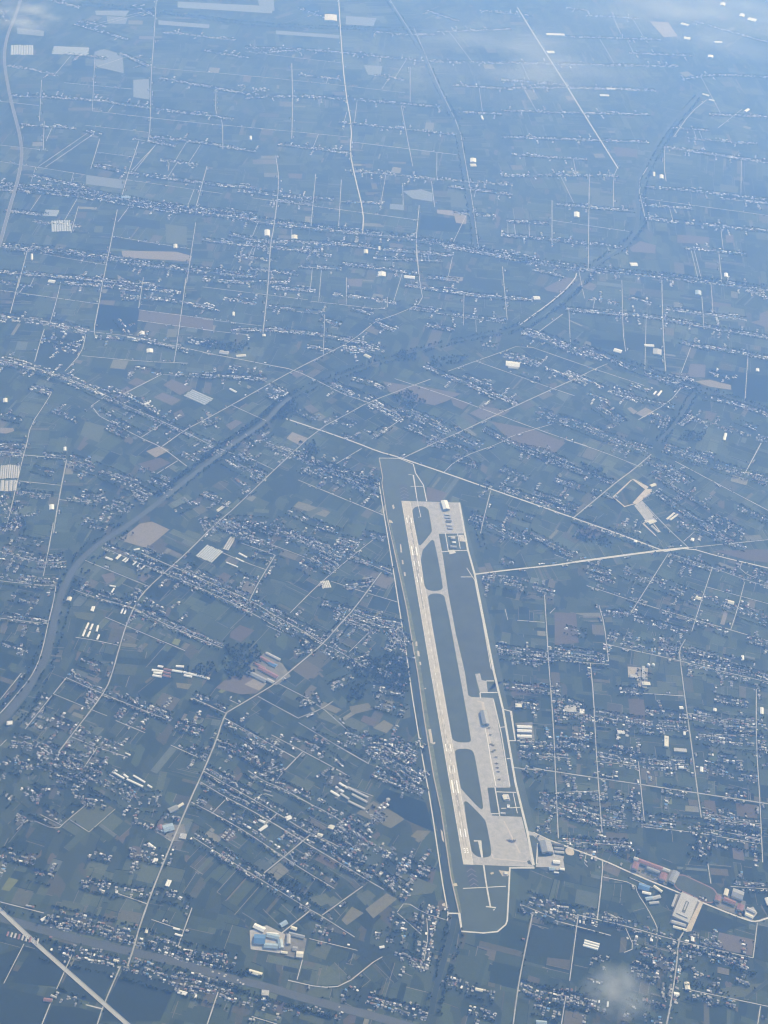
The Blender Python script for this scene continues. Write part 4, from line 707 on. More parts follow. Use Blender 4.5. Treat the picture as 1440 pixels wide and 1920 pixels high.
def vplate(p, y, t):
    n = len(p); v = [(x, y - t / 2, z) for x, z in p] + [(x, y + t / 2, z) for x, z in p]
    return v, [tuple(range(n)), tuple(range(n, 2 * n))[::-1]] + [(i, (i + 1) % n, n + (i + 1) % n, n + i) for i in range(n)]
FIGHTER = [('fuselage', mesh('fuselage', *tube([(11, .15, 2), (8.5, .7, 2.1), (5, 1.15, 2.2), (0, 1.5, 2.1), (-6, 1.45, 2.1), (-10, .9, 2.1)]))),
           ('wing', mesh('wing', *plate([(4, 1.1), (-3.5, 7.2), (-5.5, 7.2), (-6, 1.1)], 2, .25))), ('wing', mesh('wing', *plate([(4, -1.1), (-6, -1.1), (-5.5, -7.2), (-3.5, -7.2)], 2, .25))),
           ('tailplane', mesh('tailplane', *plate([(-7, .9), (-10.5, 4.6), (-11.7, 4.6), (-11, .9)], 2, .2))), ('tailplane', mesh('tailplane', *plate([(-7, -.9), (-11, -.9), (-11.7, -4.6), (-10.5, -4.6)], 2, .2))),
           ('fin', mesh('fin', *vplate([(-5.5, 3), (-9.5, 6.6), (-11, 6.6), (-10.5, 2.6)], 0, .3))), ('canopy', mesh('canopy', *tube([(7.2, .1, 2.7), (6, .55, 2.95), (4.2, .6, 3.1), (2.4, .1, 2.9)], 6))),
           ('undercarriage', mesh('undercarriage', *box_v(-1.5, -1.1, -1.6, 1.6, 0, 1.6))), ('nose_wheel', mesh('nose_wheel', *box_v(6, 6.4, -.2, .2, 0, 1.5)))]
ra = math.atan2(ax[1], ax[0])
jets = [(915.8, 1365.5), (918, 1378.5), (919.7, 1396), (923.5, 1398), (922, 1410), (926, 1407), (929, 1420), (930, 1432), (931.5, 1440), (933, 1447.5), (935, 1462)]
for i, (x, y) in enumerate(jets):
    nth = ['topmost', 'second', 'third', 'fourth', 'fifth', 'sixth', 'seventh', 'eighth', 'ninth', 'tenth', 'lowest'][i]
    fighter(G(x, y), ra + math.pi / 2 + random.uniform(-.2, .2), f'dark jet parked below the apron hangar, {nth} in the line', 'jets parked on the main apron', .85)
for i, (x, y) in enumerate([(954, 1576), (958, 1578), (962, 1577.5)]):
    fighter(G(x, y), ra + math.pi / 2 + (i - 1) * .25, f"{['left', 'middle', 'right'][i]} of the three dark jets huddled on the south apron", 'jets on the south apron', 1.15)

# town and farm buildings -------------------------------------------------
def group_sheds(label, cat, items, h, roof, name='shed', kind='gable', wall='wall'):
    for q in items: building(name, label, cat, q, h, roof, wall, kind, group=label)
group_sheds('long white shed in the trio beside the tan fallow field', 'shed', [st(636, 1469, 651, 1479, 11), st(629, 1476, 644, 1486, 11), st(620, 1484, 636, 1494, 11)], 5, 'white')
group_sheds('low grey shed behind the trio of white sheds', 'shed', [st(638, 1489, 654, 1499, 10), st(651, 1477, 690, 1496, 9), st(653, 1503, 684, 1518, 10), st(660, 1490, 688, 1505, 10)], 5, 'lightgrey')
building('shed', 'short white shed at the top of the slanting village lane', 'shed', st(485, 1538, 497, 1544, 12), 6, 'white'); building('shed', 'long white shed pointing up to the right beside the lane crossing', 'shed', st(486, 1559, 501, 1549, 13), 6, 'white')
building('villa', 'bright white building above the slanting lane, right of the pair of sheds', 'building', bq(541, 1535, 11, 8, -20), 7, 'white', kind='flat'); building('villa', 'white block with yellowish yard among the trees below the tan field', 'building', bq(621, 1552, 11, 8, 20), 7, 'cream', kind='flat'); building('workshop', 'pale workshop at the crossing of the second slanting lane', 'building', bq(600, 1567, 10, 5, 20), 6, 'cream')
group_sheds('short white shed in the pair left of the slanting village row', 'shed', [st(457, 1547, 463, 1550, 9), st(464, 1551, 470, 1554, 9)], 5, 'white')
# blue roofed factory
building('factory_hall', 'deep blue roofed hall of the factory by the silty river', 'factory', bq(487, 1763, 21, 17, 3), 10, 'blue'); building('factory_hall', 'upper pale blue hall right of the deep blue factory hall', 'factory', bq(512, 1757, 24, 8, 12), 8, 'paleblue')
building('factory_hall', 'lower pale blue hall of the factory by the silty river', 'factory', bq(508, 1775, 26, 9, 5), 8, 'paleblue'); building('factory_hall', 'pale blue end block on the right of the factory', 'factory', bq(526, 1771, 9, 16, -10), 8, 'paleblue'); building('factory_hall', 'white L-shaped hall at the top left of the blue factory', 'factory', bq(486, 1741, 22, 9, 25), 7, 'white'); building('factory_hall', 'long white hall above the upper pale blue factory hall', 'factory', bq(511, 1752, 22, 4, 5), 6, 'white')
building('factory_hall', 'grey hall across the lane from the blue factory', 'factory', bq(541, 1762, 7, 18, 0), 7, 'lightgrey'); building('factory_hall', 'grey-blue hall along the top of the yard right of the blue factory', 'factory', bq(556, 1755, 30, 6, 14), 7, 'bluegrey'); building('factory_hall', 'cream hall at the bottom right of the factory yard', 'factory', bq(562, 1791, 13, 11, 5), 7, 'cream'); building('factory_hall', 'small cream shed at the bottom of the factory yard', 'factory', bq(533, 1787, 12, 4, 8), 5, 'cream'); building('factory_hall', 'grey block in the middle of the yard right of the blue factory', 'factory', bq(553, 1780, 9, 8, 8), 6, 'grey')
building('factory_hall', 'small blue roof above the lane to the factory', 'factory', bq(532, 1733, 14, 8, -30), 6, 'paleblue'); building('factory_hall', 'small cream building right of the factory lane', 'factory', bq(551, 1742, 11, 6, 20), 6, 'cream')
pave('concrete_yard', "468,1745 500,1735 535,1752 528,1788 470,1780", .98, M['apron']); pave('concrete_yard', "536,1750 575,1760 568,1800 528,1790", .96, M['yard'])
building('barn', 'long white barn on the north bank of the silty river below the factory', 'barn', st(467, 1822, 491, 1829, 17), 7, 'cream'); building('barn', 'grey and white block on the south bank of the silty river', 'barn', bq(497, 1863, 14, 10, 5), 7, 'lightgrey', kind='flat'); building('barn', 'narrow white shed below the grey block on the south bank', 'barn', bq(495, 1874, 10, 4, 3), 5, 'white')
group_sheds('short white strip shed in the pair at the left end of the south bank', 'shed', [st(333, 1858, 351, 1863, 8), st(333, 1861.5, 349, 1866, 8)], 4, 'white')
building('shed', 'tiny upright white shed below the pair on the south bank', 'shed', st(365, 1874, 368, 1866, 7), 4, 'white')
# lower left works
building('works_hall', 'long cream shed by the straight road, top of the left-hand works', 'factory', st(331, 1516, 344, 1508, 13), 7, 'cream'); building('works_hall', 'grey-blue hall in the works left of the straight road', 'factory', bq(325, 1518, 18, 9, -25), 7, 'bluegrey'); building('works_hall', 'blue and rust roofed hall on the tan yard left of the straight road', 'factory', bq(316, 1554, 20, 13, -15), 9, 'paleblue'); building('works_hall', 'rust coloured roof at the left end of the tan yard', 'factory', bq(301, 1553, 9, 9, -20), 7, 'red'); building('works_hall', 'pale round-cornered store on the right of the straight road', 'factory', bq(343, 1569, 12, 10, 10), 6, 'lightgrey', kind='flat')
pave('dirt_lot', "292,1556 310,1543 332,1547 345,1545 350,1570 338,1578 322,1577 300,1565", .9, M['yard'])
building('shed', 'white shed above the lane hamlet west of the straight road', 'shed', st(278, 1582, 287, 1589, 10), 5, 'white')
group_sheds('short white shed in the pair touching the hamlet west of the straight road', 'shed', [st(287, 1619, 291, 1610, 8), st(291, 1620, 295, 1611, 8)], 4, 'white')
group_sheds('long white shed in the pair right of the straight road', 'shed', [st(311, 1662, 316, 1651, 9), st(315, 1663, 320, 1652, 9)], 5, 'white')
building('shed', 'cream shed lying across below the pair right of the straight road', 'shed', st(321, 1671, 332, 1673, 8), 5, 'cream'); building('house_tower', 'small white tower house at the lane end left of the straight road', 'house', bq(219, 1674, 5, 5, 0), 8, 'white', kind='flat'); building('shed', 'single white shed in the trees right of the straight road above the river', 'shed', bq(275, 1746, 5, 9, 15), 5, 'cream')
group_sheds('white shed in the stepped pair at the end of the lower lane', 'shed', [st(325, 1741, 337, 1744, 8), st(328, 1752, 342, 1756, 8)], 4, 'white'); building('barn', 'red and white roofed barn at the bottom left edge', 'barn', bq(90, 1876, 16, 6, 8), 6, 'red'); building('barn', 'white barn on the south bank near the road bridge', 'barn', st(213, 1801, 222, 1804, 10), 6, 'cream'); building('barn', 'white L-shaped farm block on the north bank at far left', 'barn', bq(82, 1724, 11, 5, -30), 5, 'white')
for i in range(9): building('pig_shed', 'narrow pinkish shed in the row under the pale highway', 'shed', st(16 + i * 7, 1748 + i * 1.6, 13 + i * 7, 1756 + i * 1.9, 7), 3.5, 'lightgrey' if i % 3 else 'red', group='narrow sheds under the pale highway')
group_sheds('white shed among the farm sheds at the end of the hill-side lane, upper left', 'shed', [st(211, 1448, 233, 1461, 8), st(232, 1453, 240, 1459, 9), st(250, 1455, 272, 1468, 8), st(238, 1462, 268, 1476, 9), st(277, 1473, 285, 1478, 8)], 5, 'white')
building('farm_hall', 'white flat block by the west river bank', 'building', bq(18, 1357, 11, 7, -5), 7, 'white', kind='flat'); building('barn', 'tan and white heap of a barn on the river bank bend', 'barn', bq(130, 1124, 8, 7, 20), 5, 'cream')
for i, q in enumerate([(285, 1257, 306, 1260), (288, 1262, 304, 1264), (286, 1267, 303, 1270), (323, 1258, 342, 1261), (344, 1261, 371, 1268), (296, 1250, 306, 1251.5), (365, 1265, 393, 1274), (345, 1267, 360, 1270), (330, 1250, 345, 1251)]):
    building('livestock_shed', 'white livestock shed in the long staggered rows below the river road', 'shed', st(*q, 12), 5, 'white', group='white livestock sheds in staggered rows')
for q in ((307, 1255, 322, 1258), (306, 1261, 320, 1264), (305, 1267, 320, 1270)): building('livestock_shed', 'rust roofed livestock shed between the white livestock sheds', 'shed', st(*q, 11), 5, 'red', group='rust livestock sheds')
group_sheds('white shed of the farm between the river and the main road, below two villages', 'shed', [st(166, 1169, 161, 1180, 9), st(160, 1182, 155, 1194, 9), st(174, 1171, 169, 1182, 9), st(169, 1185, 164, 1195, 9), st(184, 1174, 181, 1185, 9), st(186, 1191, 182, 1200, 9)], 5, 'white')
group_sheds('white shed in the close pair in the brown field east of the river', 'shed', [st(171, 1146, 174, 1138, 8), st(174, 1147, 177, 1138, 8)], 4, 'white'); group_sheds('white shed in the pair just south of the village on the main road', 'shed', [st(227, 1151, 231, 1141, 8), st(233, 1152, 237, 1142, 8)], 4, 'white')
group_sheds('white shed in the spread row under the top village lane, left half', 'shed', [st(198, 1046, 211, 1051, 13), st(218, 1049, 226, 1041, 14), st(230, 1053, 237, 1047, 8), st(234, 1055, 241, 1049, 8), st(249, 1060, 256, 1054, 7), st(257, 1064, 262, 1058, 7), st(264, 1068, 271, 1062, 7)], 5, 'white')
group_sheds('white shed in the L-shaped pair north of the long village', 'shed', [st(206, 1099, 217, 1101, 9), st(209, 1112, 214, 1104, 8)], 5, 'white'); building('shed', 'white pair of roofs at the edge of the tan fallow field by the river', 'shed', st(251, 1032, 262, 1030, 12), 5, 'white')
# greenhouses
def greenhouse(label, q4, n, roof='film', h=3.2):
    q = pts(q4) if isinstance(q4, str) else q4
    c, a, l, w = frame_quad(q); o = bpy.data.objects.new('greenhouse', None); COL.objects.link(o); o.location = (c[0], c[1], 0); o.rotation_euler.z = a; o['label'] = label; o['category'] = 'greenhouse'
    tm = mesh('tunnel', *arch_v(l, w / n * .9, h))
    for i in range(n): t = ob('tunnel', tm, M[roof], o); t.location = (random.uniform(-.03, .03) * l, -w / 2 + w * (i + .5) / n, 0)
greenhouse('big ribbed white greenhouse block west of the slanting road above the centre village', "388,1022 418,1034 396,1057 367,1041", 9, 'film'); greenhouse('grey greenhouse strip right of the big ribbed greenhouse', "418,1028 432,1005 442,1009 428,1033", 3, 'lightgrey')
group_sheds('white shed in the stepped trio right of the ribbed greenhouse', 'shed', [st(448, 1038, 463, 1046, 10), st(442, 1047, 457, 1054, 8), st(424, 1055, 446, 1064, 7)], 4, 'white')
greenhouse('cream ribbed greenhouse at the lane fork in the centre village', "600,1092 616,1087 621,1100 605,1105", 5, 'cream'); greenhouse('ribbed greenhouse beside the brown field at middle left', "344,742 362,731 402,748 383,760", 5, 'film'); greenhouse('grey ribbed greenhouse block at the left edge', "0,872 38,872 34,898 0,896", 9, 'lightgrey'); greenhouse('lower grey greenhouse block at the left edge', "0,900 33,902 30,922 0,920", 4, 'lightgrey'); greenhouse('pair of pale greenhouses left of the slanting road, mid picture', "404,957 428,940 433,943 409,960", 2, 'cream'); greenhouse('three bright tunnels below the lane at lower right', "1096,1761 1124,1769 1122,1783 1093,1775", 3, 'white', 4)
greenhouse('far pale greenhouse under the upper-left village', "95,415 133,413 133,437 97,432", 8, 'film'); greenhouse('narrow far greenhouse tunnels left of the pale greenhouse', "83,394 110,393 108,407 83,404", 6, 'film'); greenhouse('far greenhouse strips by the top-left highway', "20,84 63,86 62,104 20,102", 9, 'film'); greenhouse('far greenhouse strips right of the top-left highway', "100,86 167,90 166,104 100,102", 10, 'film')
# red and blue works in the middle
for lab, q, m_ in (('red roofed hall, upper one of the works by the curved road', (500, 1240, 30, 5, 28), 'red'), ('red roofed hall, lower one of the works by the curved road', (503, 1262, 40, 7, 28), 'red'), ('bright blue hall of the works by the curved road', (511, 1247, 16, 6, 25), 'blue'), ('long blue-grey hall at the lower edge of the works by the curved road', (481, 1269, 40, 7, 27), 'bluegrey'), ('pale hall at the road end of the works by the curved road', (507, 1278, 14, 5, 27), 'lightgrey'), ('grey hall at the top of the works by the curved road', (512, 1232, 30, 4, 27), 'lightgrey'), ('rust roofed hall at the left of the works by the curved road', (487, 1250, 22, 4, 28), 'red')):
    building('works_hall', lab, 'factory', bq(*q), 7, m_)
pave('works_yard', "470,1245 495,1225 530,1245 545,1268 518,1285 465,1265", .9, M['yard'])
# school and big warehouse (lower right)
sc_ = [('long red roofed school wing along the top of the school yard', bq(1219, 1624, 48, 7, 20), 'red'), ('red roofed school block at the left end of the school', bq(1191, 1626, 11, 13, 20), 'red'), ('red roofed school block beside the grey sports hall', bq(1243, 1646, 13, 13, 20), 'red'), ('grey school wing facing the school yard', bq(1224, 1634, 26, 4, 20), 'grey'), ('pale roofed block at the top left corner of the school', bq(1194, 1614, 14, 5, 20), 'lightgrey'), ('pale block above the red block by the sports hall', bq(1248, 1634, 15, 5, 20), 'lightgrey')]
for lab, q, m_ in sc_: building('school_wing', lab, 'school', q, 13, m_, kind='gable')
building('sports_hall', 'big grey sports hall between the school and the running track', 'hall', "1252,1650 1263,1635 1272,1639 1264,1663", 13, 'bluegrey', kind='gable')
for lab, q, m_ in (('red roofed square block at the left of the second school', bq(1345, 1687, 11, 9, 15), 'red'), ('long red roofed wing of the second school', bq(1367, 1692, 24, 7, 22), 'red'), ('red roofed block at the right of the second school', bq(1387, 1704, 12, 11, 15), 'red')): building('school_wing', lab, 'school', q, 12, m_)
building('sports_hall', 'large blue-grey roofed hall behind the second school', 'hall', "1368,1682 1376,1669 1395,1676 1390,1690", 13, 'bluegrey'); building('store_hall', 'pale hall left of the blue-grey hall behind the second school', 'hall', bq(1361, 1675, 8, 12, 15), 9, 'cream'); building('store_hall', 'pale low store at the road bend right of the second school', 'hall', bq(1408, 1708, 18, 5, 25), 6, 'lightgrey'); building('store_hall', 'lower pale store at the road bend right of the second school', 'hall', bq(1404, 1718, 16, 5, 25), 6, 'cream'); building('store_hall', 'bright white hall at the right edge by the road bend', 'hall', bq(1440, 1692, 9, 14, -20), 8, 'white')
pave('concrete_yard', "1182,1622 1194,1608 1262,1632 1250,1660 1180,1636", .9, M['yard']); pave('concrete_yard', "1338,1690 1345,1675 1398,1690 1396,1720 1345,1702", .9, M['yard']); pave('concrete_yard', "1392,1708 1412,1700 1420,1712 1408,1728 1390,1722", .9, M['apron'])
for s in ("1203,1632 1209,1630 1208,1639 1202,1637", "1213,1637 1219,1636 1218,1643 1211,1641", "1221,1640 1230,1643 1228,1649 1219,1645", "1235,1632 1240,1633 1236,1641"): pave('lawn', s, .98, M['isle'])
# running track
tc = [G(1281, 1656), G(1326, 1677)]; d_ = tc[1] - tc[0]; d_ /= np.linalg.norm(d_); n_ = np.array([-d_[1], d_[0]])
def stadium(r, ext=0):
    p = []
    for i in range(17): t = math.pi / 2 + math.pi * i / 16; p.append(tc[0] + d_ * math.cos(t) * r + n_ * math.sin(t) * r)
    for i in range(17): t = -math.pi / 2 + math.pi * i / 16; p.append(tc[1] + d_ * math.cos(t) * r + n_ * math.sin(t) * r)
    return p
ob('running_track', slab_mesh('running_track', stadium(46), .95), M['track'], kind='structure'); ob('sports_field', slab_mesh('sports_field', stadium(40), 1.05), M['isle'], kind='structure')
# big warehouse with dark light-well
wq = pts("1276,1678 1309,1687 1291,1732 1258,1723"); c, a, l, w = frame_quad(wq)
wo = bpy.data.objects.new('warehouse', None); COL.objects.link(wo); wo.location = (c[0], c[1], 0); wo.rotation_euler.z = a; wo['label'] = 'huge grey flat-roofed warehouse with dark slot in its roof beside the school road'; wo['category'] = 'warehouse'
ob('wall', mesh('wall', *box_v(-l / 2, l / 2, -w / 2, w / 2, 0, 15)), M['wallgrey'], wo); ob('roof', mesh('roof', *box_v(-l / 2 + 1.5, l / 2 - 1.5, -w / 2 + 1.5, w / 2 - 1.5, 15.05, 15.6)), M['lightgrey'], wo)
ob('roof_block', mesh('roof_block', *box_v(-l * .36, l * .36, -w * .34, w * .34, 15.65, 19)), M['lightgrey'], wo); ob('light_well', mesh('light_well', *box_v(-l * .22, l * .24, -w * .1, w * .1, 19.05, 19.4)), M['darkgrey'], wo); ob('roof_lantern', mesh('roof_lantern', *box_v(-l * .18, l * .14, -w * .04, w * .04, 19.45, 21)), M['lightgrey'], wo)
building('warehouse_annex', 'pale striped annex along the bottom of the huge grey warehouse', 'warehouse', bq(1272, 1733, 28, 5, 16), 8, 'lightgrey'); building('warehouse_annex', 'second pale annex strip below the huge grey warehouse', 'warehouse', bq(1274, 1742, 26, 4, 16), 6, 'cream'); building('warehouse_annex', 'narrow pale annex on the left side of the huge grey warehouse', 'warehouse', bq(1264, 1690, 4, 24, 20), 7, 'lightgrey')
pave('concrete_yard', "1313,1689 1319,1692 1296,1746 1284,1748 1288,1738", 1.1, M['lot']); pave('concrete_yard', "1271,1676 1314,1688 1290,1740 1255,1731", .92, M['yard'])
building('factory_hall', 'bright blue roofed hall by the lane below the school', 'factory', bq(1207, 1665, 21, 10, 18), 8, 'blue')
for lab, q, m_ in (('white hall below the bright blue roof', bq(1212, 1676, 17, 4, 12), 'white'), ('pale blue hall in the yard below the bright blue roof', bq(1217, 1686, 14, 6, -10), 'paleblue'), ('white hall right of the pale blue hall', bq(1230, 1684, 16, 6, -15), 'lightgrey'), ('pale hall at the bottom of the yard below the bright blue roof', bq(1226, 1694, 18, 4, -5), 'lightgrey'), ('cream strip building by the school road', bq(1233, 1668, 19, 4, 35), 'cream')): building('factory_hall', lab, 'factory', q, 7, m_)
# single landmarks: label, photo centre, size, roof
for lab, q, m_, h in (('white square warehouse by the lane, right of the tan airfield road junction', (1392, 1235, 5, 9, 0), 'white', 6), ('white shed on the far right lane', (1428, 1334, 6, 12, 0), 'white', 6), ('white shed beside the lane between two right-hand villages', (1340, 1332, 6, 5, 10), 'white', 6), ('flat white shed south of the right-hand village row', (1164, 1374, 13, 6, 3), 'white', 6), ('small white shed by the cross lane at right', (1277, 1328, 7, 5, 0), 'white', 5), ('tiny white shed below the flat white shed', (1283, 1376, 4, 6, 0), 'white', 5), ('white hall in the upper right fields above the canal', (961, 684, 26, 9, 6), 'white', 8), ('white shed at the end of the upper centre village', (1006, 560, 12, 6, 0), 'white', 7), ('pale barn with round front left of the upper centre village', (768, 521, 20, 5, 5), 'white', 7), ('twin-roofed white barn above the dark canal at right', (1158, 659, 15, 6, 15), 'white', 7), ('narrow upright white shed in the field at far right', (1359, 820, 5, 13, 15), 'white', 6), ('small bright shed at the field edge, far right top', (1361, 517, 7, 7, 0), 'white', 7), ('pale blue barn right of the upper canal', (1309, 550, 11, 8, 0), 'paleblue', 7), ('white barn beside the upper canal', (1188, 497, 13, 6, 0), 'white', 7), ('white roof by the far right village', (1420, 695, 6, 5, 0), 'white', 7), ('bright white shed near the river forest in the upper right', (1240, 333, 7, 7, 0), 'white', 9), ('upright white shed beside the bright one near the river forest', (1226, 328, 4, 8, 0), 'cream', 8), ('white block in the hazy village at upper right', (1081, 404, 10, 9, 0), 'white', 9), ('large white factory roof at the top of the picture', (620, 35, 27, 13, 0), 'cream', 12), ('long white shed by the hazy diagonal road', (1041, 66, 40, 4, 2), 'white', 9), ('white shed beside the hazy diagonal road, lower one', (1032, 99, 16, 5, 0), 'white', 9), ('white strip shed in the haze, upper of two', (1145, 168, 19, 2.5, 0), 'white', 8), ('white strip shed in the haze, lower of two', (1133, 180, 20, 3.5, 3), 'white', 8), ('white barn in the top right haze, left one of three', (1284, 47, 17, 4, 15), 'white', 9), ('white roof at the top right, upper of the pair', (1391, 30, 11, 6, 20), 'white', 9), ('white roof at the top right, lower of the pair', (1410, 38, 18, 6, 15), 'white', 9), ('white roof at the very top right', (1355, 9, 11, 6, 20), 'white', 9), ('pale roof below the tan field in the top right', (1288, 73, 14, 5, 8), 'white', 9), ('white roof on the hazy cross lane, top right', (1332, 107, 12, 5, 5), 'white', 9), ('narrow white roof in the top right haze', (1346, 80, 17, 3, 0), 'white', 8), ('white roof at the river bend, top right', (1323, 179, 15, 3, 15), 'white', 8), ('white roof on the lane at the far right edge', (1400, 208, 9, 5, -35), 'white', 8), ('white strip at the end of the river lane', (1334, 189, 12, 2.5, 12), 'white', 8), ('white pair roof beside the upper canal lane', (887, 302, 11, 7, 0), 'white', 9), ('pale roof under the pair beside the upper canal lane', (887, 311, 11, 5, 0), 'cream', 8), ('small white roof right of the upper canal', (904, 222, 4, 9, -20), 'white', 8), ('tiny white roof in the upper left fields', (470, 260, 4, 7, 0), 'white', 8), ('cream shed in the brown field at upper left', (329, 463, 7, 7, 0), 'cream', 7), ('upright white shed on the left lane', (60, 483, 4, 11, 0), 'white', 7), ('white twin shed north of the wide village road, left', (267, 626, 8, 6, 0), 'white', 6), ('white L shed south of the wide village road, left', (281, 659, 12, 7, 0), 'white', 6), ('white twin shed beside the small lane, far left', (10, 752, 8, 7, 0), 'white', 6), ('white striped shed in the left field by the lane', (97, 952, 9, 9, 0), 'white', 5), ('white barn at the end of the lane row, left', (122, 843, 5, 7, 0), 'white', 6), ('long white shed below the pink fields, left', (277, 756, 15, 3, -28), 'white', 5), ('small white tank hall in the trees, upper middle', (438, 590, 4, 7, 0), 'white', 7), ('cream barn at the river village, upper middle', (689, 669, 12, 5, 28), 'cream', 6), ('long white shed left of the slanting road, upper middle', (437, 733, 14, 3, 28), 'white', 5), ('grey barn by the wood, upper middle left', (420, 662, 17, 6, 8), 'lightgrey', 6), ('white building right of the grey barn by the wood', (452, 668, 18, 4, -5), 'cream', 6), ('white gate house by the lane end, upper middle', (495, 630, 6, 4, 0), 'cream', 6), ('cream and white shed on the upper centre lane', (686, 473, 8, 7, 0), 'cream', 7), ('cream upright shed right of the upper centre lane', (711, 467, 4, 7, 0), 'cream', 7), ('white ribbed shed under the upper centre lane', (716, 515, 14, 8, 0), 'white', 6), ('pale block in the grid village, upper left', (552, 446, 11, 7, 0), 'cream', 8), ('white striped roof beside the long vertical road', (501, 438, 10, 11, 0), 'white', 7), ('white clubhouse in the fields west of the airfield road', (962, 690, 20, 4, 6), 'lightgrey', 6), ('blue roof at the lane end, upper left', (236, 371, 16, 5, 3), 'paleblue', 8), ('white hamlet roof right of the upper left lane', (97, 529, 12, 5, 8), 'white', 7), ('cream barn in the right-hand village by the main lane', (1309, 1123, 10, 6, 20), 'cream', 7), ('cream barn at the right end of the same village', (1370, 1131, 12, 6, 15), 'cream', 7), ('white twin barn on the lane right of the tan lot', (1298, 1013, 6, 5, 20), 'white', 6), ('white barn near the junction of the tan airfield road', (1191, 1016, 6, 4, 15), 'white', 6), ('white block in the cross-lane hamlet at right', (1277, 1440, 9, 4, 5), 'white', 6), ('white U-shaped yard block by the right lane', (1315, 1444, 6, 9, 0), 'white', 6), ('white building by the right lane below the school road', (1298, 1762, 6, 9, 0), 'white', 7), ('white house block on the left of the lower right lane', (1221, 1763, 5, 6, 0), 'white', 6), ('white roof row house at the bottom right lane', (1268, 1866, 10, 8, 10), 'white', 6), ('pink and white block on the lane at bottom right', (1288, 1850, 9, 14, -10), 'cream', 7), ('white strip roof at bottom right', (1139, 1884, 3, 10, 5), 'white', 5), ('white houses block right of the dark canal', (898, 1857, 14, 5, 12), 'cream', 6), ('blue roof at the bottom edge right of the canal', (1015, 1918, 20, 6, 5), 'paleblue', 6), ('white shed among trees, top of the dark canal village', (716, 1777, 9, 4, -10), 'white', 6)):
    if q[1] < 260: q = (q[0], q[1], q[2] * .85, q[3] * .85, q[4])
    building('farm_building', lab, 'building', bq(*q), h, m_)
group_sheds('white shed in the fan-shaped pair by the tan lot', 'shed', [st(1250, 975, 1264, 963, 11), st(1256, 976, 1270, 966, 11)], 6, 'cream'); group_sheds('white shed in the pair right of the long village at upper right', 'shed', [st(1225, 741, 1230, 735, 10), st(1233, 743, 1240, 734, 12)], 6, 'white')
pave('tan_lot', "1189,948 1203,940 1230,971 1212,978", .9, M['apron']); pave('tan_lot', "1184,898 1190,899 1216,913 1211,919", .96, M['lot']); pave('tan_lot', "1209,918 1222,917 1222,925 1200,941 1193,946 1186,943", .97, M['lot'])
for s in ("1213,915 1192,944 1171,950 1150,932 1184,900", "1215,975 1206,982 1230,1005", "1238,998 1224,980"): line('lane', 7, s, 1.0, M['lot'])
pave('concrete_yard', "1208,976 1228,972 1232,978 1215,984", .92, M['road']); building('depot', 'pale depot at the lower end of the tan lot', 'building', bq(1221, 980, 12, 6, -20), 6, 'cream'); building('depot', 'pale depot strip beside the lane below the tan lot', 'building', bq(1228, 993, 18, 3, 42), 5, 'lightgrey'); building('depot', 'pale roof at the top corner of the tan road loop', 'building', bq(1224, 911, 10, 5, -20), 6, 'cream')
pave('concrete_yard', "1177,1250 1215,1253 1213,1290 1196,1288 1195,1272 1178,1270", .9, M['dust']); building('school_block', 'pale school block beside the domed tanks', 'building', bq(1206, 1262, 5, 22, 0), 8, 'lightgrey', kind='flat'); building('school_block', 'pale block at the lower end of the tank yard', 'building', bq(1211, 1283, 16, 6, 3), 7, 'cream', kind='flat'); building('school_block', 'grey block left of the tank yard', 'building', bq(1188, 1269, 14, 6, 5), 6, 'lightgrey', kind='flat')
for x, lab in ((1215.5, 'left of the two pale domed tanks in the right-hand village'), (1224.5, 'right of the two pale domed tanks in the right-hand village')):
    g = G(x, 1248); o = bpy.data.objects.new('domed_tank', None); COL.objects.link(o); o.location = (g[0], g[1], 0); o['label'] = lab; o['category'] = 'tank'; o['group'] = 'domed tanks'
    ob('drum', mesh('drum', *[(v, f) for v, f in [tube([(0, 10, 0), (7, 10, 0)], 16)]][0]), M['cream'], o).rotation_euler = (0, -math.pi / 2, 0)
    ob('dome', mesh('dome', *tube([(7, 10.3, 0), (10, 8.5, 0), (12, 5.5, 0), (13, 1, 0)], 16)), M['white'], o).rotation_euler = (0, -math.pi / 2, 0)
building('school_block', 'tall pale block of the village school left of the long right lane', 'building', bq(1249, 1392, 8, 20, 0), 10, 'cream', kind='flat'); building('school_block', 'pale wing of the village school left of the long right lane', 'building', bq(1275, 1408, 24, 6, 4), 8, 'lightgrey', kind='flat'); building('compound_block', 'pale compound block in the middle of the right-hand fields', 'building', bq(1069, 1330, 22, 12, 4), 6, 'lightgrey', kind='flat'); building('compound_block', 'white block at the lane end beside the pale compound', 'building', bq(1091, 1335, 9, 8, 0), 7, 'white', kind='flat'); building('compound_block', 'tan roofed compound at the upper right fields lane', 'building', bq(1232, 661, 16, 10, 3), 7, 'lightgrey'); building('compound_block', 'long white block left of the upper right fields lane', 'building', bq(1217, 649, 18, 4, 3), 6, 'white')

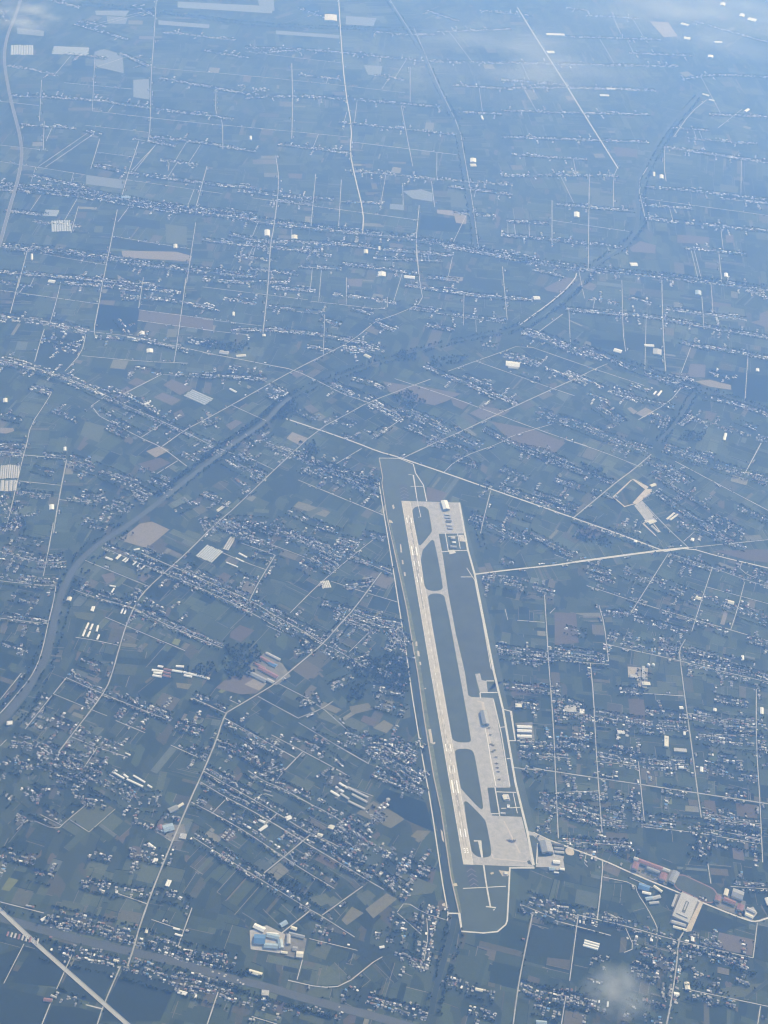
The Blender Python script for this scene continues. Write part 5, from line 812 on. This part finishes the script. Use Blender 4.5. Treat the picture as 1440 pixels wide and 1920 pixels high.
# ------------------------------------------------------------------ houses
ROOFS = [('grey', (.24, .24, .245)), ('pale', (.40, .395, .385)), ('white', (.74, .73, .71)), ('dark', (.12, .125, .13)), ('brown', (.24, .15, .12)), ('blue', (.16, .30, .50))]
FARW = [20, 34, 30, 8, 6, 2]
ROOFW = [34, 28, 9, 19, 8, 2]
HT_V, HT_F = wall_v(1, 1, 1, .22); HR_V, HR_F = gable_v(1, 1, 1, .22, .05, .03)
def house_tpl():
    v = list(HT_V) + list(HR_V) ; n = len(HT_V)
    f = [tuple(q) for q in HT_F] + [tuple(i + n for i in q) for q in HR_F]
    return v, f
hv, hf = house_tpl(); nwf, nrf = len(HT_F), len(HR_F)
yv, yf = box_v(-.5, .5, -.5, .5, 0, 1); yf = yf[1:]
HOUSES, YARDS, TREES = [], [], []    # x,y,z,sx,sy,sz,ang, roof, row
AF = AIRFIELD
for ri, ((n, dens, s, desc), P) in enumerate(zip(ROWS, rowpts)):
    P = np.array(smooth_line(pts(s), 1)); d = np.diff(P, axis=0); L = np.linalg.norm(d, axis=1); cum = np.concatenate([[0], np.cumsum(L)])
    t = 4.0
    rj = random.Random(ri)
    gapc = 0; far = px_of(P[len(P) // 2])[1] < 760
    while t < cum[-1]:
        i = min(max(np.searchsorted(cum, t, 'right') - 1, 0), len(L) - 1)
        base = P[i] + d[i] * ((t - cum[i]) / L[i]); dr = d[i] / L[i]; nn = np.array([-dr[1], dr[0]])
        if nn[1] < 0: nn = -nn
        ang = math.atan2(dr[1], dr[0])
        if gapc > 0: gapc -= 1
        elif rj.random() < .05: gapc = rj.randint(1, 3)
        wob = math.sin(t * .011 + ri * 1.7) + .7 * math.sin(t * .027 + ri * 3.1)
        nloc = max(1, n + (1 if wob > .75 else 0) - (1 if wob < -.9 else 0)); drift = 9 * math.sin(t * .017 + ri * 2.3) + 4 * math.sin(t * .06 + ri)
        if ROWS[ri][3] is None and rj.random() < .085:      # a spur of houses standing off the row
            sg = rj.choice([-1, 1]); nsp = rj.randint(3, 7)
            for k in range(nsp):
                q = base + nn * sg * ((nloc // 2) * 25 + 22 + k * rj.uniform(11, 14)) + dr * rj.uniform(-5, 5)
                HOUSES.append([q[0], q[1], .3, rj.uniform(8, 14), rj.uniform(6, 9), rj.choice([3.4, 6.3]), ang + rj.gauss(0, .06), rj.choices(range(6), FARW if far else ROOFW)[0], ri])
                if rj.random() < .6: q2 = q + dr * rj.choice([-11, 11]); TREES.append([q2[0], q2[1], 0, rj.uniform(2.6, 5.2), ri])
                if rj.random() < .5: q2 = q + dr * rj.choice([-9, 9]); YARDS.append([q2[0], q2[1], .3, rj.uniform(5, 9), rj.uniform(4, 7), .2 + rj.random() * .2, ang, 0, ri])
        for k in range(nloc):
            o_ = ((k // 2) * 25 + 12) * (1 if k % 2 == 0 else -1) + drift * (1 if k > 1 else .35)
            if gapc and rj.random() < .8: continue
            if rj.random() < min(.95, dens * 1.02):
                q = base + nn * (o_ + rj.uniform(-3.5, 3.5)) + dr * rj.uniform(-2, 2)
                l, w = rj.uniform(8.5, 13), rj.uniform(6, 8.4)
                if far: l, w = l * 1.25, w * 1.2
                h = rj.choice([3.4, 3.6, 6.2, 6.6])
                a_ = ang + rj.gauss(0, .04) + (math.pi / 2 if rj.random() < .14 else 0)
                rf = rj.choices(range(6), FARW if far else ROOFW)[0]
                HOUSES.append([q[0], q[1], .3, l, w, h, a_, rf, ri])
                if rj.random() < .62: 
                    yq = q - nn * (w * .5 + 4.2); YARDS.append([yq[0], yq[1], .3, l * rj.uniform(.6, 1), rj.uniform(5, 8), .18 + rj.random() * .2, ang, 0, ri])
                if rj.random() < .5:
                    sq = q + dr * rj.choice([-1, 1]) * (l * .5 + 2.6) - nn * rj.uniform(2, 7); HOUSES.append([sq[0], sq[1], .3, rj.uniform(4, 7), rj.uniform(3.5, 5), 2.6, a_ + math.pi / 2, rj.choices(range(6), ROOFW)[0], ri])
            for _ in range(2):
                if rj.random() < .42:
                    q = base + nn * (o_ + rj.uniform(8, 22) * rj.choice([-1, 1])) + dr * rj.uniform(-9, 9); TREES.append([q[0], q[1], 0, rj.uniform(2.6, 5.4), ri])
        t += rj.uniform(12.0, 16.5)
    # hedge-like tree line running behind the row
    for side in (-1, 1):
        if rj.random() < .75:
            off = side * ((n + 1) // 2 * 27 + rj.uniform(0, 8)); tt_ = 0.0
            while tt_ < cum[-1]:
                i = min(max(np.searchsorted(cum, tt_, 'right') - 1, 0), len(L) - 1); nn = np.array([-d[i][1], d[i][0]]) / L[i]
                if rj.random() < .8:
                    q = P[i] + d[i] * ((tt_ - cum[i]) / L[i]) + nn * (off + rj.gauss(0, 3.5)); TREES.append([q[0], q[1], 0, rj.uniform(3.6, 6.6), ri])
                tt_ += rj.uniform(6, 11)
for w_, s in ROADS:
    P = densify(pts(s), 38)
    for a, b_ in zip(P[:-1], P[1:]):
        if random.random() < .20:
            dd_ = b_ - a; LN_ = np.linalg.norm(dd_) + 1e-6; dd_ = dd_ / LN_; nn = np.array([-dd_[1], dd_[0]]) * random.choice([-1, 1])
            for k in range(random.choice([1, 1, 2, 3])):
                q = a + dd_ * k * 13 + nn * (w_ * .5 + 9 + random.uniform(0, 5)); HOUSES.append([q[0], q[1], .3, random.uniform(8, 13), random.uniform(6, 8.5), random.choice([3.5, 6.3]), math.atan2(dd_[1], dd_[0]) + random.choice([0, math.pi / 2]), random.choices(range(6), ROOFW)[0], 10 ** 4])
                q2 = q + nn * 9 + dd_ * random.uniform(-6, 6); TREES.append([q2[0], q2[1], 0, random.uniform(3, 5.5), -5])
for hw, dn, s in BELTS:
    P = np.array(smooth_line(pts(s), 1)); d = np.diff(P, axis=0); L = np.linalg.norm(d, axis=1)
    for i in range(len(L)):
        for _ in range(int(L[i] / 100 * dn * 2.2)):
            q = P[i] + d[i] * random.random(); nn = np.array([-d[i][1], d[i][0]]) / L[i]
            o_ = random.choice([-1, 1]) * (hw * .55 + random.random() * hw * .9); q = q + nn * o_; TREES.append([q[0], q[1], 0, random.uniform(4, 8), -1])
for dn, s in WOODS:
    p = pts(s); P = np.array(p); lo, hi = P.min(0), P.max(0); n = int((hi - lo).prod() * dn * 2.0)
    q = RNG.uniform(lo, hi, (n, 2)); q = q[inside(p, q)]
    for a in q: TREES.append([a[0], a[1], 0, random.uniform(4, 8.5), -2])
# scattered single trees and roadside trees
for w, s in ROADS:
    P = densify(pts(s), 26)
    for a, b_ in zip(P[:-1], P[1:]):
        if random.random() < .30:
            dd = b_ - a; nn = np.array([-dd[1], dd[0]]) / (np.linalg.norm(dd) + 1e-6); q = a + nn * random.choice([-1, 1]) * (w * .5 + 4); TREES.append([q[0], q[1], 0, random.uniform(2.6, 4.6), -3])
H = np.array(HOUSES); Y = np.array(YARDS); T = np.array(TREES)
H = H[~inside(AF, H[:, :2])]; Y = Y[~inside(AF, Y[:, :2])]; T = T[~inside(AF, T[:, :2])]
# keep road surfaces and water free of trees and houses
blk_pts = []
for name, w, s in RIVERS:
    for q in densify(smooth_line(pts(s), 1), 8): blk_pts.append((q, (max(w) if hasattr(w, '__len__') else w) * .5 + 3))
for w, s in HIGHWAYS:
    for q in densify(smooth_line(pts(s), 1), 8): blk_pts.append((q, w * .5 + 5))
for w, s in ROADS:
    for q in densify(pts(s), 6): blk_pts.append((q, w * .5 + 3.2))
kb = kdtree.KDTree(len(blk_pts))
for i, (q, r_) in enumerate(blk_pts): kb.insert((q[0], q[1], 0), i)
kb.balance()
def clear(A, extra):
    m = np.ones(len(A), bool)
    for i, a in enumerate(A):
        for co, idx, dist in kb.find_n((a[0], a[1], 0), 2):
            if dist < blk_pts[idx][1] + extra: m[i] = False; break
    return A[m]
H, T = clear(H, 1.5), clear(T, -1.0)
print('houses', len(H), 'trees', len(T))
# individually built houses: whole named rows, nearest first
named = [i for i, r_ in enumerate(ROWS) if r_[3]]
chosen = []; count = 0
for ri in named:
    m = [j for j in range(len(H)) if int(H[j, 8]) == ri]
    if count + len(m) > 300: continue
    chosen += m; count += len(m)
cs = set(chosen)
def place(ri, x, y):
    P = np.array([px_of(q) for q in rowpts[int(ri)]]); X, Y_ = px_of((x, y)); lo, hi = P.min(0), P.max(0)
    if hi[0] - lo[0] > 30: t, w5 = (X - lo[0]) / (hi[0] - lo[0]), ('left end', 'left part', 'middle', 'right part', 'right end')
    else: t, w5 = (Y_ - lo[1]) / (hi[1] - lo[1]), ('top end', 'upper part', 'middle', 'lower part', 'bottom end')
    return w5[int(min(4, max(0, t * 5)))]
wall_me = mesh('wall', HT_V, HT_F); roof_me = []
wall_me.materials.append(M['wall'])
for nm, c in ROOFS:
    r_ = mesh('roof', HR_V, HR_F, c); r_.materials.append(M['tint']); roof_me.append(r_)
for j in chosen:
    x, y, z, l, w, h, a, rf, ri = H[j]; desc = ROWS[int(ri)][3]; rn = ROOFS[int(rf)][0]
    big = l > 8
    lab = f"{'two-storey' if h > 5 else 'low'} {rn}-roofed {'farmhouse' if big else 'outbuilding'}, {place(ri, x, y)} of {desc}"
    o = bpy.data.objects.new('farmhouse' if big else 'outbuilding', None); COL.objects.link(o); o.location = (x, y, 0); o.rotation_euler.z = a; o.scale = (l, w, h)
    o['label'] = lab; o['category'] = 'house' if big else 'outbuilding'; o['group'] = lab
    ob('wall', wall_me, None, o); ob('roof', roof_me[int(rf)], None, o)
restH = np.array([h for i, h in enumerate(H) if i not in cs])
wt = RNG.choice([.56, .46, .38, .28], len(restH)); tin = np.zeros((len(restH), nwf + nrf, 3))
tin[:, :nwf, :] = (wt[:, None] * np.array([1, .97, .92]))[:, None, :]
rc = np.array([c for _, c in ROOFS])[restH[:, 7].astype(int)] * RNG.uniform(.85, 1.12, (len(restH), 1)); tin[:, nwf:, :] = rc[:, None, :]
TT = restH[:, :7].copy(); TT[:, 2] = 0
me = replicate('village_houses', hv, hf, TT, tin)
ob('village_houses', me, M['tint'], kind='stuff', label='countless small village houses too far off to tell apart', cat='houses')
ytint = np.tile(np.array([[.42, .41, .38]]), (len(Y), 1)) * RNG.uniform(.75, 1.15, (len(Y), 1)); TT = Y[:, :7].copy(); TT[:, 2] = .5
ob('concrete_yards', replicate('concrete_yards', yv, yf, TT, ytint), M['tint'], kind='stuff', label='small pale concrete yards in front of the village houses', cat='yards')

# ------------------------------------------------------------------ trees
def crown_tpl(seed, n_leaf=46):
    r_ = random.Random(seed); v, f = [], []
    lob = [(0, 0, 1.15, .62), (.42, .15, .95, .45), (-.35, .3, 1.0, .46), (.05, -.45, .9, .45), (-.2, -.1, 1.5, .40)]
    for cx, cy, cz, rr in lob:
        for _ in range(n_leaf // 5):
            th, ph = r_.uniform(0, 2 * math.pi), math.acos(r_.uniform(-.6, 1)); p = Vector((cx + rr * math.sin(ph) * math.cos(th), cy + rr * math.sin(ph) * math.sin(th), cz + rr * .85 * math.cos(ph)))
            nrm = Vector((math.sin(ph) * math.cos(th), math.sin(ph) * math.sin(th), math.cos(ph))); nrm = (nrm + Vector((r_.uniform(-.6, .6), r_.uniform(-.6, .6), r_.uniform(-.3, .6)))).normalized()
            t1 = nrm.orthogonal().normalized(); t2 = nrm.cross(t1); sz = r_.uniform(.20, .34) * (1.7 if n_leaf <= 10 else 1.25 if n_leaf < 30 else 1); k = len(v)
            for a_, b_ in ((-1, -.7), (1, -.8), (.8, .9), (-.7, .8)): v.append(tuple(p + t1 * a_ * sz + t2 * b_ * sz))
            f.append((k, k + 1, k + 2, k + 3))
    return v, f
def trunk_tpl():
    v, f = [], []
    for z, r_ in ((0, .12), (.5, .085), (1.0, .05)):
        for i in range(5): t = 2 * math.pi * i / 5; v.append((r_ * math.cos(t), r_ * math.sin(t), z))
    for k in range(2):
        for i in range(5): f.append((k * 5 + i, k * 5 + (i + 1) % 5, k * 5 + 5 + (i + 1) % 5, k * 5 + 5 + i))
    n = len(v)
    for a_ in (.5, 2.6, 4.6):
        k = len(v); dx, dy = math.cos(a_), math.sin(a_); v += [(0, .04, .55), (0, -.04, .55), (dx * .45, dy * .45, 1.0), (0, 0, .68)]; f += [(k, k + 1, k + 2), (k + 1, k + 3, k + 2), (k + 3, k, k + 2)]
    return v, f
LEAFC = [(.032, .052, .028), (.040, .062, .032), (.024, .042, .028), (.058, .074, .036)]
crowns = []
for i in range(4):
    v, f = crown_tpl(i, 60); m_ = mesh('crown', v, f, LEAFC[i]); m_.materials.append(M['leaf']); crowns.append(m_)
trunk_me = mesh('trunk', *trunk_tpl()); trunk_me.materials.append(mat('bark', (.09, .07, .05), .95))
nt_ = 0; tch = set()
for ri in named:
    m = [j for j in range(len(T)) if int(T[j, 4]) == ri]
    if nt_ + len(m) > 300: continue
    nt_ += len(m); desc = ROWS[ri][3]
    for j in m:
        tch.add(j); r_ = T[j, 3]
        o = bpy.data.objects.new('tree', None); COL.objects.link(o); o.location = (T[j, 0], T[j, 1], 0); o.rotation_euler.z = random.uniform(0, 6.28); o.scale = (r_, r_, r_ * random.uniform(.9, 1.2))
        o['label'] = f"{'tall broad' if r_ > 5.6 else 'mid-sized' if r_ > 4.4 else 'small'} dark tree, {place(ri, T[j, 0], T[j, 1])} of {desc}"; o['category'] = 'tree'; o['group'] = o['label']
        ob('crown', random.choice(crowns), None, o); ob('trunk', trunk_me, None, o)
rT = np.array([t for i, t in enumerate(T) if i not in tch])
parts = np.array_split(RNG.permutation(len(rT)), 1)[0]
tv_, tf_ = trunk_tpl(); py_ = np.array([px_of(t[:2])[1] for t in rT]); bunch = []; off = 0
for n_l, m in ((20, py_ >= 1150), (10, py_ < 1150)):
    cv, cf = crown_tpl(11 + n_l, n_l); A = rT[m]
    fv = np.array(list(cv) + list(tv_[:10])); ff = list(cf) + [tuple(i + len(cv) for i in q) for q in (tf_[:5] if n_l > 10 else tf_[:5:2])]
    TT = np.zeros((len(A), 7)); TT[:, :2] = A[:, :2]; TT[:, 3] = TT[:, 4] = A[:, 3]; TT[:, 5] = A[:, 3] * RNG.uniform(.9, 1.25, len(A)); TT[:, 6] = RNG.uniform(0, 6.28, len(A))
    tt = np.array(LEAFC)[RNG.integers(0, 4, len(A))] * RNG.uniform(.8, 1.2, (len(A), 1))
    arr = rep_arrays(fv, ff, TT, tt); bunch.append((arr[0], arr[1], arr[2] + off, arr[3])); off += len(arr[0])
ob('tree_belts', big_mesh('tree_belts', *[np.concatenate([b_[k] for b_ in bunch]) for k in range(4)]), M['leaf'], kind='stuff', label='belts and clumps of dark trees along rows, canals and lanes', cat='trees')

# ------------------------------------------------------------------ haze and clouds
hm = bpy.data.materials.new('haze_air'); hm.use_nodes = True; nt = hm.node_tree; nt.nodes.clear()
out = nt.nodes.new('ShaderNodeOutputMaterial'); pv = nt.nodes.new('ShaderNodeVolumePrincipled')
pv.inputs['Color'].default_value = (*HAZE_COL, 1); pv.inputs['Density'].default_value = HAZE_DENSITY; pv.inputs['Anisotropy'].default_value = HAZE_G; pv.inputs['Absorption Color'].default_value = (1, 1, 1, 1)
nt.links.new(pv.outputs[0], out.inputs['Volume'])
hx = GS + 500
v, f = box_v(-hx, hx, -hx, hx, -1.0, ALT + 60)
ob('haze', mesh('haze', v, f), hm, kind='stuff', label='pale blue haze filling the air', cat='haze')

def cloud(label, x, y, z, size, dens, seed, lo_=.42):
    g = G(x, y); c = Vector((g[0], g[1], 0)); c = CAM + (c - CAM) * ((ALT - z) / ALT)
    m = bpy.data.materials.new('cloud_vapour'); m.use_nodes = True; nt = m.node_tree; nt.nodes.clear()
    out = nt.nodes.new('ShaderNodeOutputMaterial'); pv = nt.nodes.new('ShaderNodeVolumePrincipled'); pv.inputs['Color'].default_value = (.93, .965, 1, 1); pv.inputs['Anisotropy'].default_value = .3
    tc_ = nt.nodes.new('ShaderNodeTexCoord'); no = nt.nodes.new('ShaderNodeTexNoise'); no.inputs['Scale'].default_value = 2.2; no.inputs['Detail'].default_value = 4
    mp = nt.nodes.new('ShaderNodeMapping'); mp.inputs['Location'].default_value = (seed, seed * .7, 0)
    ln = nt.nodes.new('ShaderNodeVectorMath'); ln.operation = 'LENGTH'
    r1 = nt.nodes.new('ShaderNodeMapRange'); r1.inputs[1].default_value = .15; r1.inputs[2].default_value = .95; r1.inputs[3].default_value = 1; r1.inputs[4].default_value = 0
    r2 = nt.nodes.new('ShaderNodeMapRange'); r2.inputs[1].default_value = lo_; r2.inputs[2].default_value = .72; r2.inputs[3].default_value = 0; r2.inputs[4].default_value = dens
    mu = nt.nodes.new('ShaderNodeMath'); mu.operation = 'MULTIPLY'
    L_ = nt.links.new
    L_(tc_.outputs['Object'], ln.inputs[0]); L_(tc_.outputs['Object'], mp.inputs[0]); L_(mp.outputs[0], no.inputs['Vector']); L_(ln.outputs['Value'], r1.inputs[0]); L_(no.outputs['Fac'], r2.inputs[0]); L_(r1.outputs[0], mu.inputs[0]); L_(r2.outputs[0], mu.inputs[1]); L_(mu.outputs[0], pv.inputs['Density']); L_(pv.outputs[0], out.inputs['Volume'])
    bm = bmesh.new(); bmesh.ops.create_icosphere(bm, subdivisions=3, radius=1); me = bpy.data.meshes.new('cloud'); bm.to_mesh(me); bm.free()
    o = ob('cloud', me, m, label=label, cat='cloud'); o.location = c; o.scale = size
cloud('small white puff of cloud over the lower right fields', 1160, 1860, 1500, (125, 105, 50), .024, 5.6, .33)
cloud('thin pale wisp of cloud in the top left corner', 45, 30, 1500, (330, 330, 70), .0075, 4.1)
cloud('thin pale wisp of cloud across the hazy top middle', 960, 110, 1700, (1100, 900, 80), .0030, 7.7)
cloud('broad veil of thin cloud over the top right corner', 1330, 30, 1700, (1300, 900, 90), .0030, 2.9)
